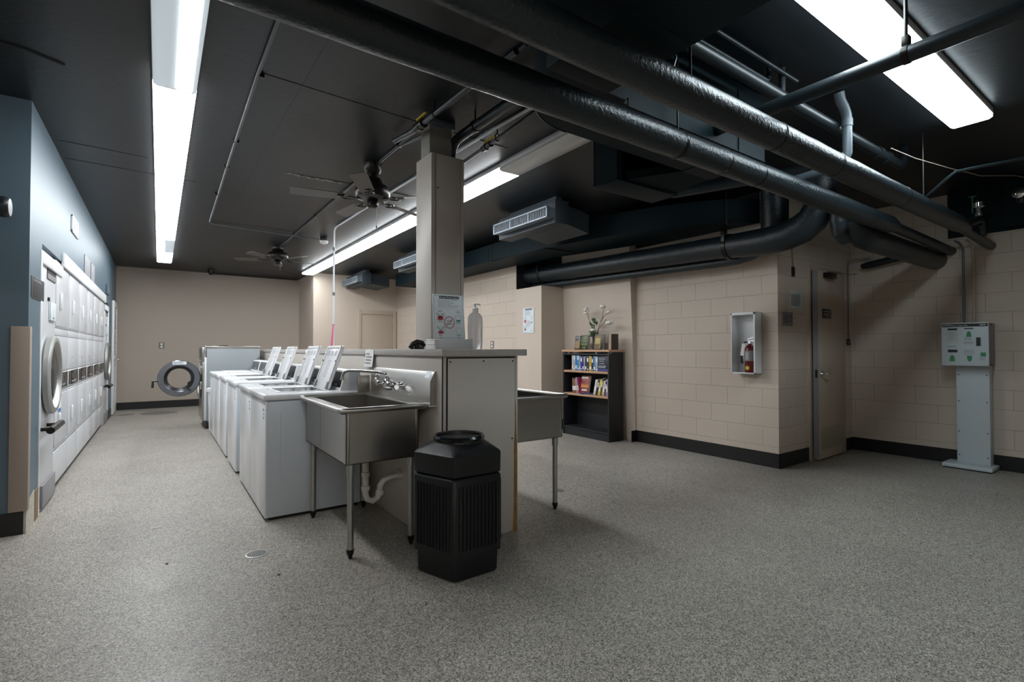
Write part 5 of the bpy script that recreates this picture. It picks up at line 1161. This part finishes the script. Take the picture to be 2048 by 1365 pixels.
bell(.222, .300, .042); bell(.087, .045, .046); bell(.225, .105, .042, -1); Q(w, .83, .94, .22, .31)
w.build('front_print', [M['ink'], M['green'], M['greyink'], M['paper'], M['palenotice']], fp)
w = MB(); w.box(fx-.010, fx, 1.718-.315, 1.718-.278, 1.078+.205, 1.078+.295, .002); w.m = 1; w.cyl((fx-.0105, 1.718-.297, 1.078+.25), (fx-.012, 1.718-.297, 1.078+.25), .008); w.build('coin_slot', [M['galv'], M['ink']], fp)
w = MB()
for z in (1.09, 1.505): w.cyl((6.96, 1.352, z), (6.96, 1.346, z), .008, seg=10)
w.build('bolt', M['bronze'], bxo)
for y, lb, m_ in ((1.588, 'grey conduit dropping into the top of the vending box', 'conduit'), (1.507, 'beige painted conduit right of the grey one above vending box', 'door_b')):
    run('conduit', lb, 'conduit', [(6.88, y+.02, 2.40), (7.0, y+.01, 2.385), (7.065, y, 2.35), (7.085, y, 2.28), (7.085, y, 1.9), (7.085, y, 1.519)], .0115, m_, 'conduits above the vending box')
# ================================================================ small things on floor and walls
def outlet_plate(name, o, u, n, label, body, group=None):
    o, u, n = Vector(o), Vector(u), Vector(n); t = thing(name, tuple(o), label, 'outlet', group)
    def bx(mb, a0, a1, z0, z1, d0, d1):
        return mb.prism([o+u*a0+UZ*z0+n*d0, o+u*a1+UZ*z0+n*d0, o+u*a1+UZ*z1+n*d0, o+u*a0+UZ*z1+n*d0], n*(d1-d0))
    bx(MB(), -.05, .05, -.065, .065, 0, .006).build('plate', M[body], t)
    w = MB()
    for z in (-.028, .028): w.cyl(o+UZ*z+n*.006, o+UZ*z+n*.009, .022, seg=16)
    w.build('socket', M['paper'], t); return t
outlet_plate('wall_outlet', (.045, 13.04, 1.33), UX, -UY, 'brown plated outlet on the far back wall', 'outlet_g')
outlet_plate('wall_outlet', (4.76, 7.34, 1.33), -UY, -UX, 'outlet on the right wall seen over the island end', 'outlet_g')
def drain(name, x, y, r, label, cover):
    t = thing(name, (x, y, 0), label, 'floor drain')
    w = MB(); w.lathe([(r, .0005), (r, .003), (r*.86, .004), (r*.84, .001), (.001, .001)], (x, y, 0), 32); w.build('ring', M['galv'], t)
    w = MB()
    if cover:
        for i in range(-5, 6):
            h = math.sqrt(max(0, (r*.84)**2-(i*r*.15)**2)); w.box(x+i*r*.15-r*.018, x+i*r*.15+r*.018, y-h, y+h, .0015, .0035); w.box(x-h, x+h, y+i*r*.15-r*.018, y+i*r*.15+r*.018, .0015, .0035)
    else: w.lathe([(r*.85, .0035), (.001, .0035)], (x, y, 0), 32)
    w.build('grate', M['galv'] if cover else M['outlet_g'], t)
    w = MB(); w.lathe([(r*.84, .0012), (.001, .0012)], (x, y, 0), 24); w.build('sump', M['hole'], t); return t
drain('floor_drain', .498, 3.405, .062, 'chrome grated floor drain in front of the steel sink', True)
drain('floor_drain', 2.90, 3.385, .05, 'dark round floor drain beyond the right-hand sink', False)
def cover(x, y, r, label):
    w = MB(); w.lathe([(r, .0005), (r, .003), (r*.95, .004), (.001, .004)], (x, y, 0), 36); return tag(w.build('floor_cover', M['outlet_g'], loc=(x, y, 0)), label, 'floor cover')
cover(.02, 12.02, .30, 'large dark round cover plate on the far floor'); cover(-.50, 12.05, .13, 'small dark oval cover plate near the louvred door')
for x, y, a, lb in ((-.02, 4.30, .3, 'pale paper scrap on the floor before the dryers'),):
    w = MB(); w.prism([(x, y, .001), (x+.04, y+.012, .001), (x+.05, y+.03, .001), (x+.012, y+.02, .001)], (0, 0, .002)); tag(w.build('paper_scrap', M['paper'], loc=(x, y, 0)), lb, 'litter')
for x, y, lb in ((.554, 3.02, 'tiny dark chip on the floor near the grated drain'), (.05, 3.55, 'tiny dark crumb on the floor left of the grated drain')):
    w = MB(); w.sphere((x, y, .004), .006, 1.4, .8, .6, 8, 6); tag(w.build('floor_chip', M['outlet_g'], loc=(x, y, 0)), lb, 'litter')
